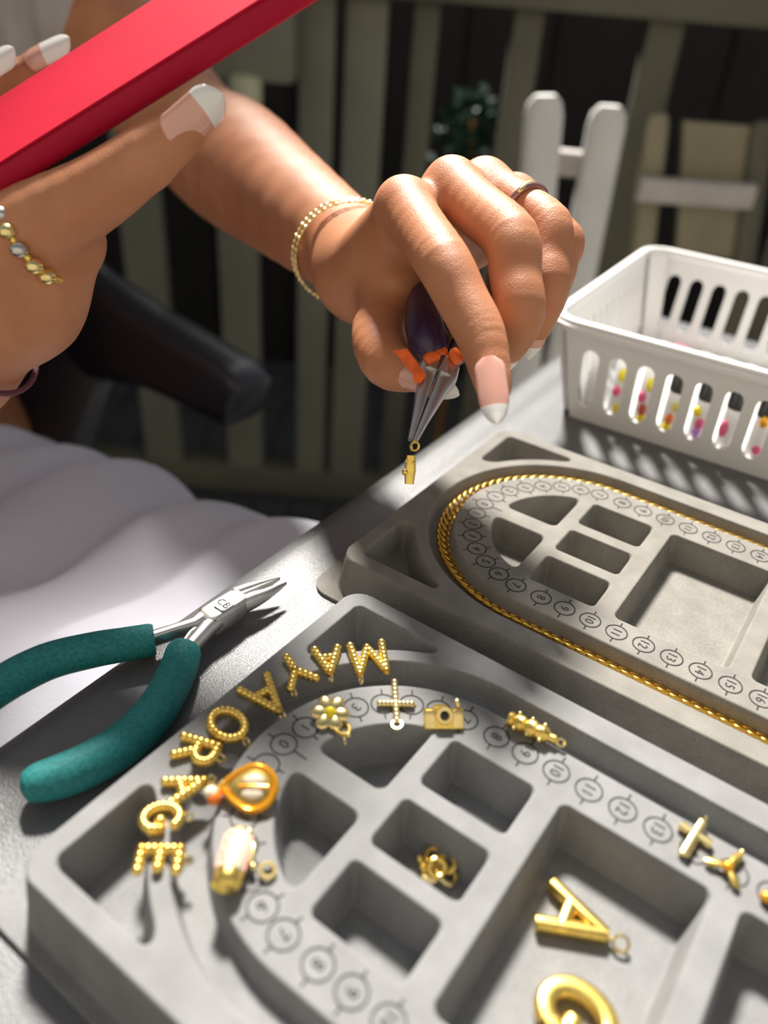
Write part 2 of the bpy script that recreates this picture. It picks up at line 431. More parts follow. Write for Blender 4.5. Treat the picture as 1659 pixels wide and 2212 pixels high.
def tray_mesh():
    h = 0.045
    xs = np.arange(-7.75, X1 + 1.0, h); ys = np.arange(-7.55, 7.55 + h, h)
    X, Y = np.meshgrid(xs, ys, indexing='ij')
    # round the flange corners by pulling the grid in
    r = 0.9; ex, ey = xs[0] + r, 7.55 - r
    Xc, Yc = X.copy(), Y.copy()
    for sy in (-1, 1):
        m = (X < ex) & (sy * Y > ey)
        dx, dy = X - ex, sy * Y - ey
        k = np.maximum(np.abs(dx), np.abs(dy)) / np.maximum(np.hypot(dx, dy), 1e-9)
        Xc = np.where(m, ex + dx * k, Xc); Yc = np.where(m, sy * (ey + dy * k), Yc)
    Z = tray_height(Xc, Yc)
    nx, ny = X.shape
    V = np.stack([Xc, Yc, Z], -1).reshape(-1, 3)
    idx = np.arange(nx * ny).reshape(nx, ny)
    F = np.stack([idx[:-1, :-1], idx[1:, :-1], idx[1:, 1:], idx[:-1, 1:]], -1).reshape(-1, 4)
    # skirt under the flange rim
    rim = np.concatenate([idx[:, 0], idx[-1, 1:], idx[-2::-1, -1], idx[0, -2:0:-1]])
    base = len(V); lo = V[rim].copy(); lo[:, 2] = TAB + 0.002
    V = np.concatenate([V, lo]); n = len(rim); k = np.arange(n); k2 = (k + 1) % n
    F = np.concatenate([F, np.stack([rim, base + k, base + k2, rim[k2]], -1)])
    me = bpy.data.meshes.new('tray'); me.vertices.add(len(V)); me.vertices.foreach_set('co', (V * S).astype(np.float32).ravel())
    me.loops.add(F.size); me.loops.foreach_set('vertex_index', F.astype(np.int32).ravel())
    me.polygons.add(len(F)); me.polygons.foreach_set('loop_start', np.arange(0, F.size, 4, dtype=np.int32))
    me.polygons.foreach_set('use_smooth', np.ones(len(F), bool))
    me.update(); me.validate()
    return me
def print_mesh():
    b = B(); z = 0.012
    def flat(poly): b.add([(p[0], p[1], z) for p in poly], [tuple(range(len(poly)))])
    def annulus(cx, cy, r0, r1, n=28):
        V = []; F = []
        for j in range(n):
            t = 2 * PI * j / n; V += [(cx + r0 * math.cos(t), cy + r0 * math.sin(t), z), (cx + r1 * math.cos(t), cy + r1 * math.sin(t), z)]
        for j in range(n):
            a = 2 * j; c = 2 * ((j + 1) % n); F.append((a, a + 1, c + 1, c))
        b.add(V, F)
    def bar(p, q, w):
        p = np.array(p); q = np.array(q); t = unit(q - p); nn = np.array([-t[1], t[0]]) * w
        flat([p - nn, q - nn, q + nn, p + nn])
    dth = 0.207
    for n in range(0, 24):
        for s in ((1,) if n == 0 else (-1, 1)):
            if n <= 7: a = PI - s * n * dth; c = np.array([NR * math.cos(a), NR * math.sin(a)]); out = c / NR
            else: c = np.array([1.51 + n - 9 if n > 8 else 0.56, s * NR]); out = np.array([0, s])
            annulus(c[0], c[1], 0.352, 0.398)
            bar(c + out * 0.39, c + out * 0.6, 0.022)
            bar(c - out * 0.39, c - out * (0.85 if n == 0 else 0.58), 0.022)
            V, F = text_mesh(str(n), 0.46)
            # the figures read towards the viewer's side of the tray, heads along +x
            b.add([(c[0] + p[1], c[1] - p[0], z) for p in V], F)
    return mesh('printed_scale', b.V, b.F, MT['print'], smooth=False)
NB = dict(x=1.84, y=-15.33, a=-0.0135, z=0.35)
def NL(x, y, z=0.0):                   # near tray place -> scene
    c, s = math.cos(NB['a']), math.sin(NB['a'])
    return L(NB['x'] + c * x - s * y, NB['y'] + s * x + c * y, z)
def unNL(P):
    q = unL(P) - np.array([NB['x'], NB['y']]); c, s = math.cos(NB['a']), math.sin(NB['a'])
    return np.array([c * q[0] + s * q[1], -s * q[0] + c * q[1]])
NZ = (TAB - 0 - NB['z']) / TAB         # near tray is a little taller
def build_trays():
    me = tray_mesh(); me2 = me.copy(); pr = print_mesh()
    me.materials.clear(); me.materials.append(MT['tray_far']); me2.materials.clear(); me2.materials.append(MT['tray_near'])
    r = empty('bead_tray', L(0, 0, TAB), TYAW)
    tag(r, 'warm grey flocked bead tray with gold chain lying in its channel', 'bead tray', 'bead trays on the table')
    o = link('tray_body', me, r); o.location = (0, 0, -TAB * S)
    o = link('printed_scale', pr, r); o.location = (0, 0, -TAB * S)
    r2 = empty('bead_tray', NL(0, 0, TAB), TYAW + NB['a'])
    tag(r2, 'grey flocked bead tray scattered with gold charms, nearest to the viewer', 'bead tray', 'bead trays on the table')
    o = link('tray_body', me2, r2); o.location = (0, 0, -TAB * S * NZ); o.scale = (1, 1, NZ)
    o = link('printed_scale', pr, r2); o.location = (0, 0, -TAB * S * NZ)

# ================================================================== chain
def build_chain():
    root = empty('necklace_chain', L(0, 0, -0.60), TYAW)
    tag(root, 'gold curb chain laid round the channel of the rear tray', 'necklace')
    rr = 5.27; pitch = 0.42; zc = 0.14
    b = B(); n = 18
    pts = []; ups = []
    for j in range(n):
        t = 2 * PI * j / n
        x = 0.36 * math.cos(t); y = 0.215 * math.sin(t); z = 0.05 * math.sin(t + 0.0) * 0.4 + 0.055 * math.sin(2 * t) * 0.0
        pts.append((x, y, z))
    b.sweep(pts, 0.056, 0.075, n=2.4, seg=8, up=(0, 0, 1), closed=True)
    me = sharp(mesh('link', b.V, b.F, MT['gold_dark']), 60)
    s1 = 14.5; arc = PI * rr; total = 2 * s1 + arc; N = int(total / pitch)
    for i in range(N):
        s = (i + .5) * total / N
        if s < s1: p = (s1 - s, -rr); a = PI
        elif s < s1 + arc:
            t = (s - s1) / rr; p = (-rr * math.sin(t), -rr * math.cos(t)); a = PI - t
        else: p = (s - s1 - arc, rr); a = 0.0
        o = link('link', me, root); o.location = (p[0] * S, p[1] * S, zc * S)
        o.rotation_euler = Matrix(((math.cos(a), -math.sin(a), 0), (math.sin(a), math.cos(a), 0), (0, 0, 1))).to_4x4().to_euler()
        q = Matrix.Rotation(a, 4, 'Z') @ Matrix.Rotation(0.42, 4, 'X') @ Matrix.Rotation(0.5, 4, 'Z')
        o.rotation_euler = q.to_euler()
# ================================================================== pliers on the table
def build_teal_pliers():
    zc = TAB + 0.68
    base = onz(480, 1312, TAB)
    root = empty('pliers', base)
    tag(root, 'teal gripped chain nose pliers lying open at the table edge', 'pliers', 'jewellery pliers')
    hb = smooth_path([onz(u, v, zc) for u, v in ((398, 1404), (378, 1462), (333, 1540), (262, 1610), (165, 1664), (80, 1692), (44, 1704))], 7)
    n = len(hb); t = np.linspace(0, 1, n); r = np.interp(t, [0, .03, .5, .72, .84, .93, 1], [.56, .62, .68, .64, .56, .42, .12])
    B(base).sweep(hb, r, seg=20).build('grip', MT['teal'], root)
    ha = smooth_path([onz(u, v, zc) for u, v in ((334, 1381), (270, 1392), (200, 1404), (100, 1430), (0, 1482), (-70, 1540), (-130, 1625), (-140, 1660))], 7)
    n = len(ha); t = np.linspace(0, 1, n); r = np.interp(t, [0, .03, .5, .9, .97, 1], [.52, .58, .64, .58, .42, .18])
    B(base).sweep(ha, r, seg=20).build('grip', MT['teal'], root)
    b = B(base)
    b.sweep([onz(u, v, zc + .1) for u, v in ((470, 1318), (440, 1338), (420, 1352), (380, 1364), (330, 1380))], [.3, .26, .2, .18, .2], [.34, .34, .32, .30, .3], n=3.5, seg=16)
    b.build('shank', MT['steel'], root)
    b = B(base)
    b.sweep([onz(u, v, zc + .08) for u, v in ((476, 1332), (448, 1358), (424, 1384), (398, 1412))], [.3, .28, .27, .3], [.36, .34, .32, .3], n=2.5, seg=16)
    b.build('shank', MT['steel'], root)
    # box joint with its stamped plate
    b = B(base); p0, p1 = onz(440, 1350, zc + .02), onz(524, 1298, zc + .02)
    b.sweep([p0, p0 + (p1 - p0) * .12, p0 + (p1 - p0) * .85, p1], [.30, .47, .44, .34], [.38, .47, .47, .40], n=7, seg=24)
    j = b.build('box_joint', MT['steel'], root, sh=30)
    ax = unit((p1 - p0) * np.array([1, 1, 0])); sx = np.array([-ax[1], ax[0], 0]); cp = onz(484, 1306, zc + .5)
    cp[2] = zc + .54
    b = B(base); b.prism([(-.30, -.2), (-.22, -.28), (.24, -.28), (.32, -.18), (.3, .2), (.2, .28), (-.24, .28), (-.32, .16)], cp, ax, sx, np.array([0, 0, 1.]), -.08, .012)
    b.build('stamped_plate', MT['silver'], j)
    V, F = text_mesh('CB', 0.44)
    B(base).add([cp + (-sx) * p[0] + ax * p[1] + np.array([0, 0, .03]) for p in V], F).build('stamp', MT['print'], j, smooth=False)
    # jaws
    for a, m_, e in (((508, 1288), (560, 1266), (604, 1249)), ((526, 1306), (575, 1284), (618, 1259))):
        b = B(base); q = [onz(*a, zc + .06), onz(*m_, zc + .1), onz(*e, zc + .12)]
        b.sweep([q[0], q[0] * .5 + q[1] * .5, q[1], q[1] * .4 + q[2] * .6, q[2]], [.22, .21, .16, .10, .045], [.38, .34, .26, .17, .08], n=3, seg=14)
        b.build('jaw', MT['steel'], root)
    b = B(base); b.sweep(smooth_path([onz(438, 1352, zc), onz(412, 1372, zc + .1), onz(396, 1396, zc + .1)], 4), .05, .2, n=4, seg=8)
    b.build('leaf_spring', MT['steel'], root)
    b = B(base); b.sweep([onz(405, 1368, zc - .1), onz(385, 1374, zc - .1)], .12, .16, seg=8); b.build('spring_sleeve', MT['enamel_red'], root)

# ================================================================== pliers held in the hand
HP_TIP, HP_J = at(891, 952, 27.2), at(951, 790, 28.5)
def build_held_pliers():
    base = HP_TIP
    root = empty('pliers', base)
    tag(root, 'purple handled pliers held in the hand above the trays', 'pliers', 'jewellery pliers')
    tocam = unit(CAMP - HP_J)
    ax = unit(HP_J - HP_TIP)
    sx = unit(np.cross(ax, tocam)); nz = unit(np.cross(sx, ax))
    if nz @ tocam < 0: nz = -nz
    ln = np.linalg.norm(HP_J - HP_TIP)
    for s, col in ((-1, 'steel'), (1, 'steel')):
        b = B(base)
        q = [HP_TIP + ax * ln * t + sx * s * w for t, w in ((0, .085), (.3, .16), (.65, .27), (.86, .38), (1.0, .36))]
        b.sweep(q, [.08, .15, .255, .35, .32], [.12, .2, .30, .36, .36], n=5, seg=14, up=nz)
        b.build('jaw', MT[col], root)
    b = B(base); b.sweep([HP_J - ax * .5, HP_J + ax * .25], [.5, .36], [.47, .42], n=5, seg=18, up=nz); b.build('box_joint', MT['steel'], root)
    # grips
    h1 = smooth_path([HP_J + ax * .1 - sx * .2, at(926, 740, 28.6), at(915, 690, 29.6), at(922, 640, 31.8), at(960, 605, 35.0)], 6)
    B(base).sweep(h1, np.interp(np.linspace(0, 1, len(h1)), [0, .1, .25, .8, 1], [.26, .55, .74, .66, .4]), seg=16).build('grip', MT['purple'], root)
    h2 = smooth_path([HP_J + ax * .1 + sx * .2, at(990, 758, 29.2), at(1050, 705, 29.9), at(1074, 650, 30.9), at(1070, 600, 33.0)], 6)
    B(base).sweep(h2, np.interp(np.linspace(0, 1, len(h2)), [0, .1, .3, .8, 1], [.26, .36, .52, .52, .4]), seg=16).build('grip', MT['purple'], root)
    b = B(base); b.sweep([at(944, 800, 27.95), at(960, 765, 28.2), at(972, 738, 28.9)], [.05, .07, .04], [.1, .12, .08], seg=8, up=nz); b.build('leaf_spring', MT['steel_dark'], root)
    # orange coating flaked off the handles
    b = B(base)
    for u0, v0, u1, v1, r in ((918, 782, 948, 768, .24), (975, 758, 992, 785, .22), (925, 770, 965, 760, .16)):
        b.sweep(smooth_path([at(u0, v0, 28.15), at((u0 + u1) / 2, (v0 + v1) / 2 - 4, 28.1), at(u1, v1, 28.2)], 3), [.1, r, r, r, r, r, .1], seg=10)
    b.build('orange_coating', MT['orange_tag'], root)
    b = B(base)
    poly = [(849, 758), (879, 752), (896, 776), (917, 803), (919, 815), (908, 828), (892, 824), (893, 810), (880, 796), (862, 772)]
    P = [at(u, v, 27.35 + (u - 850) * .004) for u, v in poly]; n = len(P); d = unit(P[0] - CAMP) * .06
    b.add(P + [p + d for p in P], [tuple(range(n)), tuple(range(n, 2 * n))[::-1]] + [(i, n + i, n + (i + 1) % n, (i + 1) % n) for i in range(n)])
    b.build('orange_flake', MT['orange_tag'], root, smooth=False)

# ================================================================== charms
def arcp(cx, cy, rx, ry, a0, a1, n=12):
    return [(cx + rx * math.cos(t), cy + ry * math.sin(t)) for t in np.linspace(math.radians(a0), math.radians(a1), n)]
GLYPH = {
    'A': [[(-.38, 0), (0, 1)], [(.38, 0), (0, 1)], [(-.24, .36), (.24, .36)]],
    'M': [[(-.44, 0), (-.36, 1)], [(-.36, 1), (0, .12)], [(0, .12), (.36, 1)], [(.36, 1), (.44, 0)]],
    'Y': [[(0, 0), (0, .5)], [(0, .5), (-.38, 1)], [(0, .5), (.38, 1)]],
    'O': [arcp(0, .5, .36, .45, 0, 360, 22)],
    'R': [[(-.3, 0), (-.3, 1)], [(-.3, 1)] + arcp(.02, .74, .28, .26, 90, -90, 9) + [(-.3, .48)], [(0, .48), (.34, 0)]],
    'G': [arcp(0, .5, .38, .48, 50, 320, 18), [(.3, .2), (.34, .48)], [(.34, .48), (.08, .48)]],
    'E': [[(-.28, 0), (-.28, 1)], [(-.28, 1), (.32, 1)], [(-.28, .5), (.24, .5)], [(-.28, 0), (.32, 0)]],
}
LETTERS = 'gold letter charms on the near tray'
def walk(poly, step):
    P = [np.array(p, float) for p in poly]; out = [P[0]]
    for a, b in zip(P[:-1], P[1:]):
        d = np.linalg.norm(b - a); k = max(1, int(round(d / step)))
        out += [a + (b - a) * i / k for i in range(1, k + 1)]
    return out
def frame(bot, top, z, tilt=0.0, ztop=None):
    p0 = onz(*bot, z); p1 = onz(*top, z if ztop is None else ztop); u = p1 - p0; h = np.linalg.norm(u); u = u / h
    r = unit(np.cross(u, [0, 0, 1])); n = np.cross(r, u)
    return p0, u, r, n, h
def bead_letter(ch, bot, top, label, z=0.47, ztop=None, ringdir=0.3):
    p0, u, r, n, h = frame(bot, top, z, ztop=ztop)
    root = empty('letter_charm', p0 - np.array([0, 0, .08])); o = p0 - np.array([0, 0, .08])
    tag(root, label, 'charm', LETTERS)
    b = B(o); bk = B(o)
    for st in GLYPH[ch]:
        Q = [(p[0] * h, p[1] * h) for p in st]
        pts = [p0 + r * p[0] + u * p[1] for p in Q]
        bk.sweep(pts, .14, .11, seg=8, up=n)
        for q in walk(Q, .17): b.ball(p0 + r * q[0] + u * q[1] + n * .05, .145, 8, 6)
    b.build('beading', MT['gold'], root); bk.build('letter_back', MT['gold'], root)
    top_p = p0 + u * h
    if ch in 'M': top_p = p0 + u * h + r * .36 * h
    if ch == 'Y': top_p = p0 + u * h + r * .36 * h
    if ch in 'RE': top_p = p0 + u * h
    bl = B(o)
    bl.sweep([top_p + n * .02, top_p + u * .12], .06, .05, seg=8); bl.torus(top_p + u * .20 + n * .0, .115, .034, ax=unit(r + n * ringdir), seg=18, m=8)
    bl.build('bail', MT['gold_pale'], root)
def solid_letter(ch, bot, top, label, z, w=.15, hgt=.16):
    p0, u, r, n, h = frame(bot, top, z)
    o = p0 - n * hgt; root = empty('letter_charm', o); tag(root, label, 'charm', LETTERS)
    b = B(o)
    for st in GLYPH[ch]:
        pts = [p0 + r * p[0] * h + u * p[1] * h for p in st]
        if len(pts) == 2: d = unit(pts[1] - pts[0]); pts = [pts[0] - d * .05, pts[0], pts[1], pts[1] + d * .05]; a = [w * .7, w, w, w * .7]
        else: a = w
        b.sweep(pts, a, hgt, n=3.5, seg=14, up=n)
    b.build('letter_body', MT['gold'], root)
    bl = B(o); tp = p0 + u * h
    bl.sweep([tp, tp + u * .22], .07, .07, seg=8); bl.torus(tp + u * .42, .19, .045, ax=unit(n + r * .5), seg=22, m=8); bl.build('bail', MT['gold_pale'], root)

def build_charms():
    bead_letter('M', (790, 1394), (806, 1455), 'gold beaded letter M charm by the corner pocket of the near tray', ztop=.38)
    bead_letter('A', (704, 1404), (713, 1456), 'gold beaded letter A charm between the letter Y and letter M charms', ztop=.36)
    bead_letter('Y', (619, 1422), (655, 1478), 'gold beaded letter Y charm on the rim of the near tray', ztop=.36)
    bead_letter('A', (548, 1477), (602, 1537), 'gold beaded letter A charm between the letter Y and letter O charms', ztop=.36)
    bead_letter('O', (462, 1540), (522, 1594), 'gold beaded letter O charm on the rim of the near tray', ztop=.36)
    bead_letter('R', (388, 1612), (462, 1634), 'gold beaded letter R charm between the letter O and a letter A', ztop=.38)
    bead_letter('A', (364, 1714), (440, 1690), 'gold beaded letter A charm between the letter R and letter G charms', z=.47, ztop=.47)
    bead_letter('G', (308, 1774), (390, 1766), 'gold beaded letter G charm beside the letter E charm', z=.45)
    bead_letter('E', (302, 1858), (386, 1858), 'gold beaded letter E charm at the pocket edge of the near tray', z=.45)
    zp = NB['z'] - 1.2 * NZ + .02
    solid_letter('A', (1178, 1952), (1306, 2020), 'large plain gold letter A charm lying in a tray pocket', zp + .2, w=.185, hgt=.19)
    solid_letter('G', (1178, 2150), (1316, 2250), 'large plain gold letter G charm cut off by the bottom edge', zp + .22, w=.25, hgt=.21)
    T0 = NB['z']
    # flower on an oval ring
    c = onz(713, 1540, T0 + .25); o = c - np.array([0, 0, .25]); root = empty('flower_charm', o); tag(root, 'gold flower charm on an oval ring in the near tray', 'charm')
    nn = unit(CAMP - c) * .5 + np.array([0, 0, .8]); nn = unit(nn); ux = unit(np.cross(nn, [0, 1, 0.2])); uy = np.cross(nn, ux)
    for k in range(6):
        a = k * PI / 3; d = ux * math.cos(a) + uy * math.sin(a)
        Rm = np.stack([d, np.cross(nn, d), nn], 1)
        B(o).ball(c + d * .33, (.27, .22, .09), 12, 8, Rm).build('petal', MT['gold_pale'], root)
    B(o).ball(c + nn * .06, .17, 10, 8).build('flower_centre', MT['enamel_yellow'], root)
    c2 = onz(738, 1572, T0 + .1)
    B(o).torus(c2, .22, .055, ax=(0.1, 0.2, 1), sx=1.35, u=onz(748, 1600, T0 + .1) - c2, seg=24).build('oval_ring', MT['gold'], root)
    bl = B(o); q = onz(752, 1588, T0 + .1); bl.ball(q, .09); bl.torus(onz(745, 1602, T0 + .06), .11, .03, ax=(1, .3, .2), seg=16); bl.build('bail', MT['gold_pale'], root)
    # beaded cross
    p0, u, r, n, h = frame((852, 1474), (857, 1556), T0 + .12)
    o = p0 - n * .12; root = empty('cross_charm', o); tag(root, 'gold beaded cross charm beside the camera charm', 'charm')
    b = B(o); pts = [p0 + u * h * t for t in np.linspace(0, 1, 10)] + [p0 + u * h * .58 + r * w for w in np.linspace(-.48, .48, 9)]
    for q in pts: b.ball(q, .115, 8, 6)
    b.sweep([p0, p0 + u * h], .055, .05, seg=8, up=n); b.sweep([p0 + u * h * .58 - r * .48, p0 + u * h * .58 + r * .48], .055, .05, seg=8, up=n)
    b.build('cross_body', MT['gold_pale'], root)
    B(o).torus(p0 + u * (h + .17), .15, .045, ax=n + r * .1, seg=20).build('bail', MT['gold_pale'], root)
    # camera
    c = onz(958, 1552, T0 + .22); o = c - np.array([0, 0, .34]); root = empty('camera_charm', o); tag(root, 'gold miniature camera charm on the number ring of the near tray', 'charm')
    r = unit(onz(1004, 1552, T0) - onz(914, 1552, T0)); nn = unit(np.array([0, -.72, .7])); nn = unit(nn - r * (nn @ r)); uu = np.cross(nn, r); Rm = np.stack([r, uu, nn], 1)
    B(o).box(c, (.60, .30, .13), Rm, bev=.05).build('camera_body', MT['gold'], root)
    bl = B(o)
    for s in (-1, 1): bl.box(c + r * .42 * s + nn * .1, (.15, .26, .06), Rm, bev=.03)
    bl.build('grip_panel', MT['gold_pale'], root)
    b = B(o); cl = c + uu * .10; b.lathe(cl, [(.27, .1), (.27, .22), (.24, .27), (.15, .27), (.14, .2), (0.01, .2)], ax=nn, seg=24); b.build('lens', MT['gold_pale'], root)
    B(o).lathe(cl, [(.135, .205), (.12, .222), (.01, .24)], ax=nn, seg=16).build('lens_glass', MT['black_cap'], root)
    b = B(o); b.box(c + uu * .34 - r * .1, (.2, .07, .1), Rm, bev=.03); b.build('viewfinder', MT['gold'], root)
    b = B(o); b.torus(c + uu * .44 + r * .42, .13, .04, ax=unit(r + uu * .3), seg=18); b.build('bail', MT['gold_pale'], root)
    # spindle
    a0, a1 = onz(1096, 1550, T0 + .3), onz(1220, 1608, T0 + .2); o = (a0 + a1) / 2 - np.array([0, 0, .3]); ln = np.linalg.norm(a1 - a0)
    root = empty('spindle_charm', o); tag(root, 'gold ribbed spindle charm resting over the near tray channel', 'charm')
    pr = [(.05, 0), (.16, .02), (.19, .1), (.14, .17), (.2, .24), (.21, .4), (.16, .46), (.22, .56), (.22, .7), (.17, .76), (.2, .9), (.17, 1.02), (.1, 1.1), (.11, 1.22), (.07, 1.28)]
    k = (ln - .25) / 1.28
    B(o).lathe(a0, [(r_ * 1.3, h_ * k) for r_, h_ in pr], ax=a1 - a0, seg=16).build('spindle_body', MT['gold'], root)
    bl = B(o)
    for h_ in (.24, .58, .9):
        for t in range(5):
            q = 2 * PI * t / 5; d = unit(a1 - a0); e1 = unit(np.cross(d, [0, 0, 1])); e2 = np.cross(e1, d)
            bl.ball(a0 + d * h_ * k + (e1 * math.cos(q) + e2 * math.sin(q)) * .27, .07)
    bl.build('raised_dots', MT['gold_pale'], root)
    B(o).torus(a1 - unit(a1 - a0) * .12, .12, .036, ax=unit(np.cross(a1 - a0, [0, 0.3, 1])), seg=16).build('bail', MT['gold_pale'], root)
    # teardrop
    c = onz(548, 1702, T0 + .34); q = onz(482, 1700, T0 + .3); o = c - np.array([0, 0, .34]); root = empty('teardrop_charm', o); tag(root, 'amber and gold teardrop charm with white enamel centre', 'charm')
    ux = unit(q - c); nn = unit(np.array([0, -.35, .9])); nn = unit(nn - ux * (nn @ ux)); uy = np.cross(nn, ux)
    def tear(s): return [c + (ux * (s * (.58 * math.cos(t) + (.22 * max(0, math.cos(t)) ** 3))) + uy * s * .58 * math.sin(t) * (1 - .25 * max(0, math.cos(t)) ** 2)) for t in np.linspace(0, 2 * PI, 28, endpoint=False)]
    b = B(o); b.sweep(tear(1.0), .10, .14, seg=10, up=nn, closed=True); b.build('teardrop_rim', MT['amber'], root)
    b = B(o); n_ = 28; P = [p - nn * .06 for p in tear(.95)] + [p + nn * .1 for p in tear(.8)] + [c + nn * .18]
    b.add(P, [(i, (i + 1) % n_, n_ + (i + 1) % n_, n_ + i) for i in range(n_)] + [(n_ + i, n_ + (i + 1) % n_, 2 * n_) for i in range(n_)] + [tuple(range(n_))[::-1]])
    b.build('teardrop_body', MT['gold'], root)
    Rm = np.stack([ux, uy, nn], 1)
    w = B(o); w.ball(c + nn * .13 + uy * .17, (.3, .17, .08), 14, 8, Rm); w.ball(c + nn * .13 - uy * .17, (.3, .17, .08), 14, 8, Rm); w.build('enamel_panel', MT['enamel_white'], root)
    b = B(o); b.sweep([c + nn * .2 - ux * .4, c + nn * .24, c + nn * .2 + ux * .4], .03, .03, seg=8); b.build('ridge', MT['amber'], root)
    b = B(o); b.torus(q, .13, .05, ax=unit(nn + uy * .4), seg=18); b.ball(c - ux * .62, .1); b.build('bail', MT['gold_pale'], root)
    # candy
    c = onz(456, 1712, T0 + .3); o = c - np.array([0, 0, .3]); root = empty('bead_charm', o); tag(root, 'small orange and white bead charm beside the teardrop charm', 'charm')
    B(o).ball(c, (.2, .2, .18), 14, 10).build('bead_top', MT['enamel_white'], root)
    B(o).ball(c + np.array([.1, -.1, -.08]), (.2, .2, .2), 14, 10).build('bead_body', MT['enamel_orange'], root)
    B(o).torus(c + np.array([-.02, .2, .05]), .11, .035, ax=(1, .2, .3), seg=16).build('bail', MT['gold_pale'], root)
    # little can
    a0, a1 = onz(488, 1915, T0 + .36), onz(520, 1800, T0 + .36); d = unit(a1 - a0); ln = np.linalg.norm(a1 - a0)
    o = (a0 + a1) / 2 - np.array([0, 0, .36]); root = empty('can_charm', o); tag(root, 'gold can charm with a cream and red enamel band', 'charm')
    B(o).lathe(a0, [(.05, -.06), (.24, -.06), (.33, .04), (.35, .2), (.35, ln - .08), (.3, ln), (.05, ln + .02)], ax=d, seg=24).build('can_body', MT['gold'], root)
    B(o).lathe(a0, [(.352, .34), (.362, .36), (.362, ln - .12), (.352, ln - .1)], ax=d, seg=28).build('enamel_band', MT['enamel_white'], root)
    st = B(o); e1 = unit(np.cross(d, [0, 0, 1])); e2 = np.cross(e1, d)
    if e1[0] < 0: e1 = -e1
    for ang in (15, 165):
        t = math.radians(ang); w = (e1 * math.cos(t) + abs(e2 @ [0, 0, 1]) / (e2 @ [0, 0, 1]) * e2 * math.sin(t)) * .355
        st.sweep([a0 + d * .38 + w, a0 + d * (ln - .14) + w], .035, .03, seg=8)
    for k in range(5):
        t = math.radians(118 + 8 * (k % 2)); w = (e1 * math.cos(t) + abs(e2 @ [0, 0, 1]) / (e2 @ [0, 0, 1]) * e2 * math.sin(t)) * .36
        st.ball(a0 + d * (.48 + k * (ln - .75) / 4) + w, (.05, .05, .05))
    st.build('red_print', MT['enamel_red'], root)
    B(o).ball(onz(470, 1912, T0 + .32), (.15, .13, .13), 12, 8).build('end_bead', MT['enamel_yellow'], root)
    b = B(o); b.sweep(smooth_path([onz(538, 1795, T0 + .3), onz(547, 1830, T0 + .34), onz(540, 1865, T0 + .3)], 5), .085, seg=10); b.build('side_tube', MT['gold_pale'], root)
    b = B(o); b.ball(onz(546, 1872, T0 + .25), .1); b.torus(onz(578, 1880, T0 + .14), .18, .06, ax=(0.2, -.1, 1), seg=22); b.build('bail', MT['gold_pale'], root)
    # plain cross
    p0, u, r, n, h = frame((1476, 1846), (1518, 1778), T0 + .14)
    o = p0 - n * .14; root = empty('cross_charm', o); tag(root, 'plain polished gold cross charm on the far side of the near tray', 'charm')
    b = B(o); b.sweep([p0 - u * .02, p0, p0 + u * h], [.1, .14, .13], .1, n=4, seg=14, up=n); q = p0 + u * h * .62
    b.sweep([q - r * .44, q + r * .44], .125, .098, n=4, seg=14, up=n); b.build('cross_body', MT['gold_pale'], root)
    B(o).torus(p0 + u * (h + .13), .1, .04, ax=r, seg=16).build('bail', MT['gold_pale'], root)
    # propeller
    c = onz(1572, 1872, T0 + .2); o = c - np.array([0, 0, .2]); root = empty('propeller_charm', o); tag(root, 'gold three bladed propeller charm beside the plain cross charm', 'charm')
    B(o).ball(c, (.16, .16, .14), 12, 8).build('hub', MT['amber'], root)
    for e in ((1522, 1858), (1594, 1918), (1600, 1846)):
        q = onz(*e, T0 + .14); b = B(o); b.sweep([c, c * .6 + q * .4, c * .2 + q * .8, q], [.06, .1, .13, .06], [.05, .06, .06, .04], seg=10); b.build('blade', MT['gold'], root)
    B(o).ball(onz(1602, 1842, T0 + .18), .09).build('end_bead', MT['gold_pale'], root)
    # cropped bead on the right
    c = onz(1657, 1938, T0 + .16); o = c - np.array([0, 0, .16]); root = empty('bead_charm', o); tag(root, 'small rose gold bead charm at the right edge of the near tray', 'charm')
    B(o).ball(c, (.18, .16, .14), 12, 8).build('bead_body', MT['amber'], root)
    B(o).torus(c + np.array([.28, -.05, -.02]), .12, .035, ax=(0, .3, 1), seg=16).build('bail', MT['gold_pale'], root)
    # jump rings heaped in the small pocket
    spots = [((914, 1868), .16, (.8, .3, .4)), ((938, 1850), .2, (.1, -.4, .8)), ((966, 1866), .22, (-.4, -.2, .8)), ((944, 1874), .34, (.2, -.5, .7)), ((930, 1888), .12, (.1, .2, 1)), ((968, 1892), .14, (.3, -.1, 1))]
    where = ['leftmost gold jump ring of the heap in the small pocket', 'rearmost gold jump ring of the heap in the small pocket', 'right hand rear gold jump ring of the heap in the small pocket',
             'topmost gold jump ring of the heap in the small pocket', 'front left gold jump ring of the heap in the small pocket', 'front right gold jump ring of the heap in the small pocket']
    for (px, dz, ax), lb in zip(spots, where):
        z0 = NB['z'] - 1.2 * NZ + dz + .1; c = onz(*px, z0); b = B(c); b.torus(c, .22, .07, ax=ax, seg=22, m=8)
        ob = b.build('jump_ring', MT['gold_pale'] if px[1] > 1880 else MT['gold'], None); ob.location = V3(c); tag(ob, lb, 'jump ring', 'gold jump rings heaped in the small pocket')
    # charm hanging from the held pliers
    p = at(894, 958, 27.2); o = p; root = empty('key_charm', o); tag(root, 'slim gold charm dangling from the tip of the held pliers', 'charm')
    q0, q1 = at(888, 984, 27.25), at(884, 1046, 27.3)
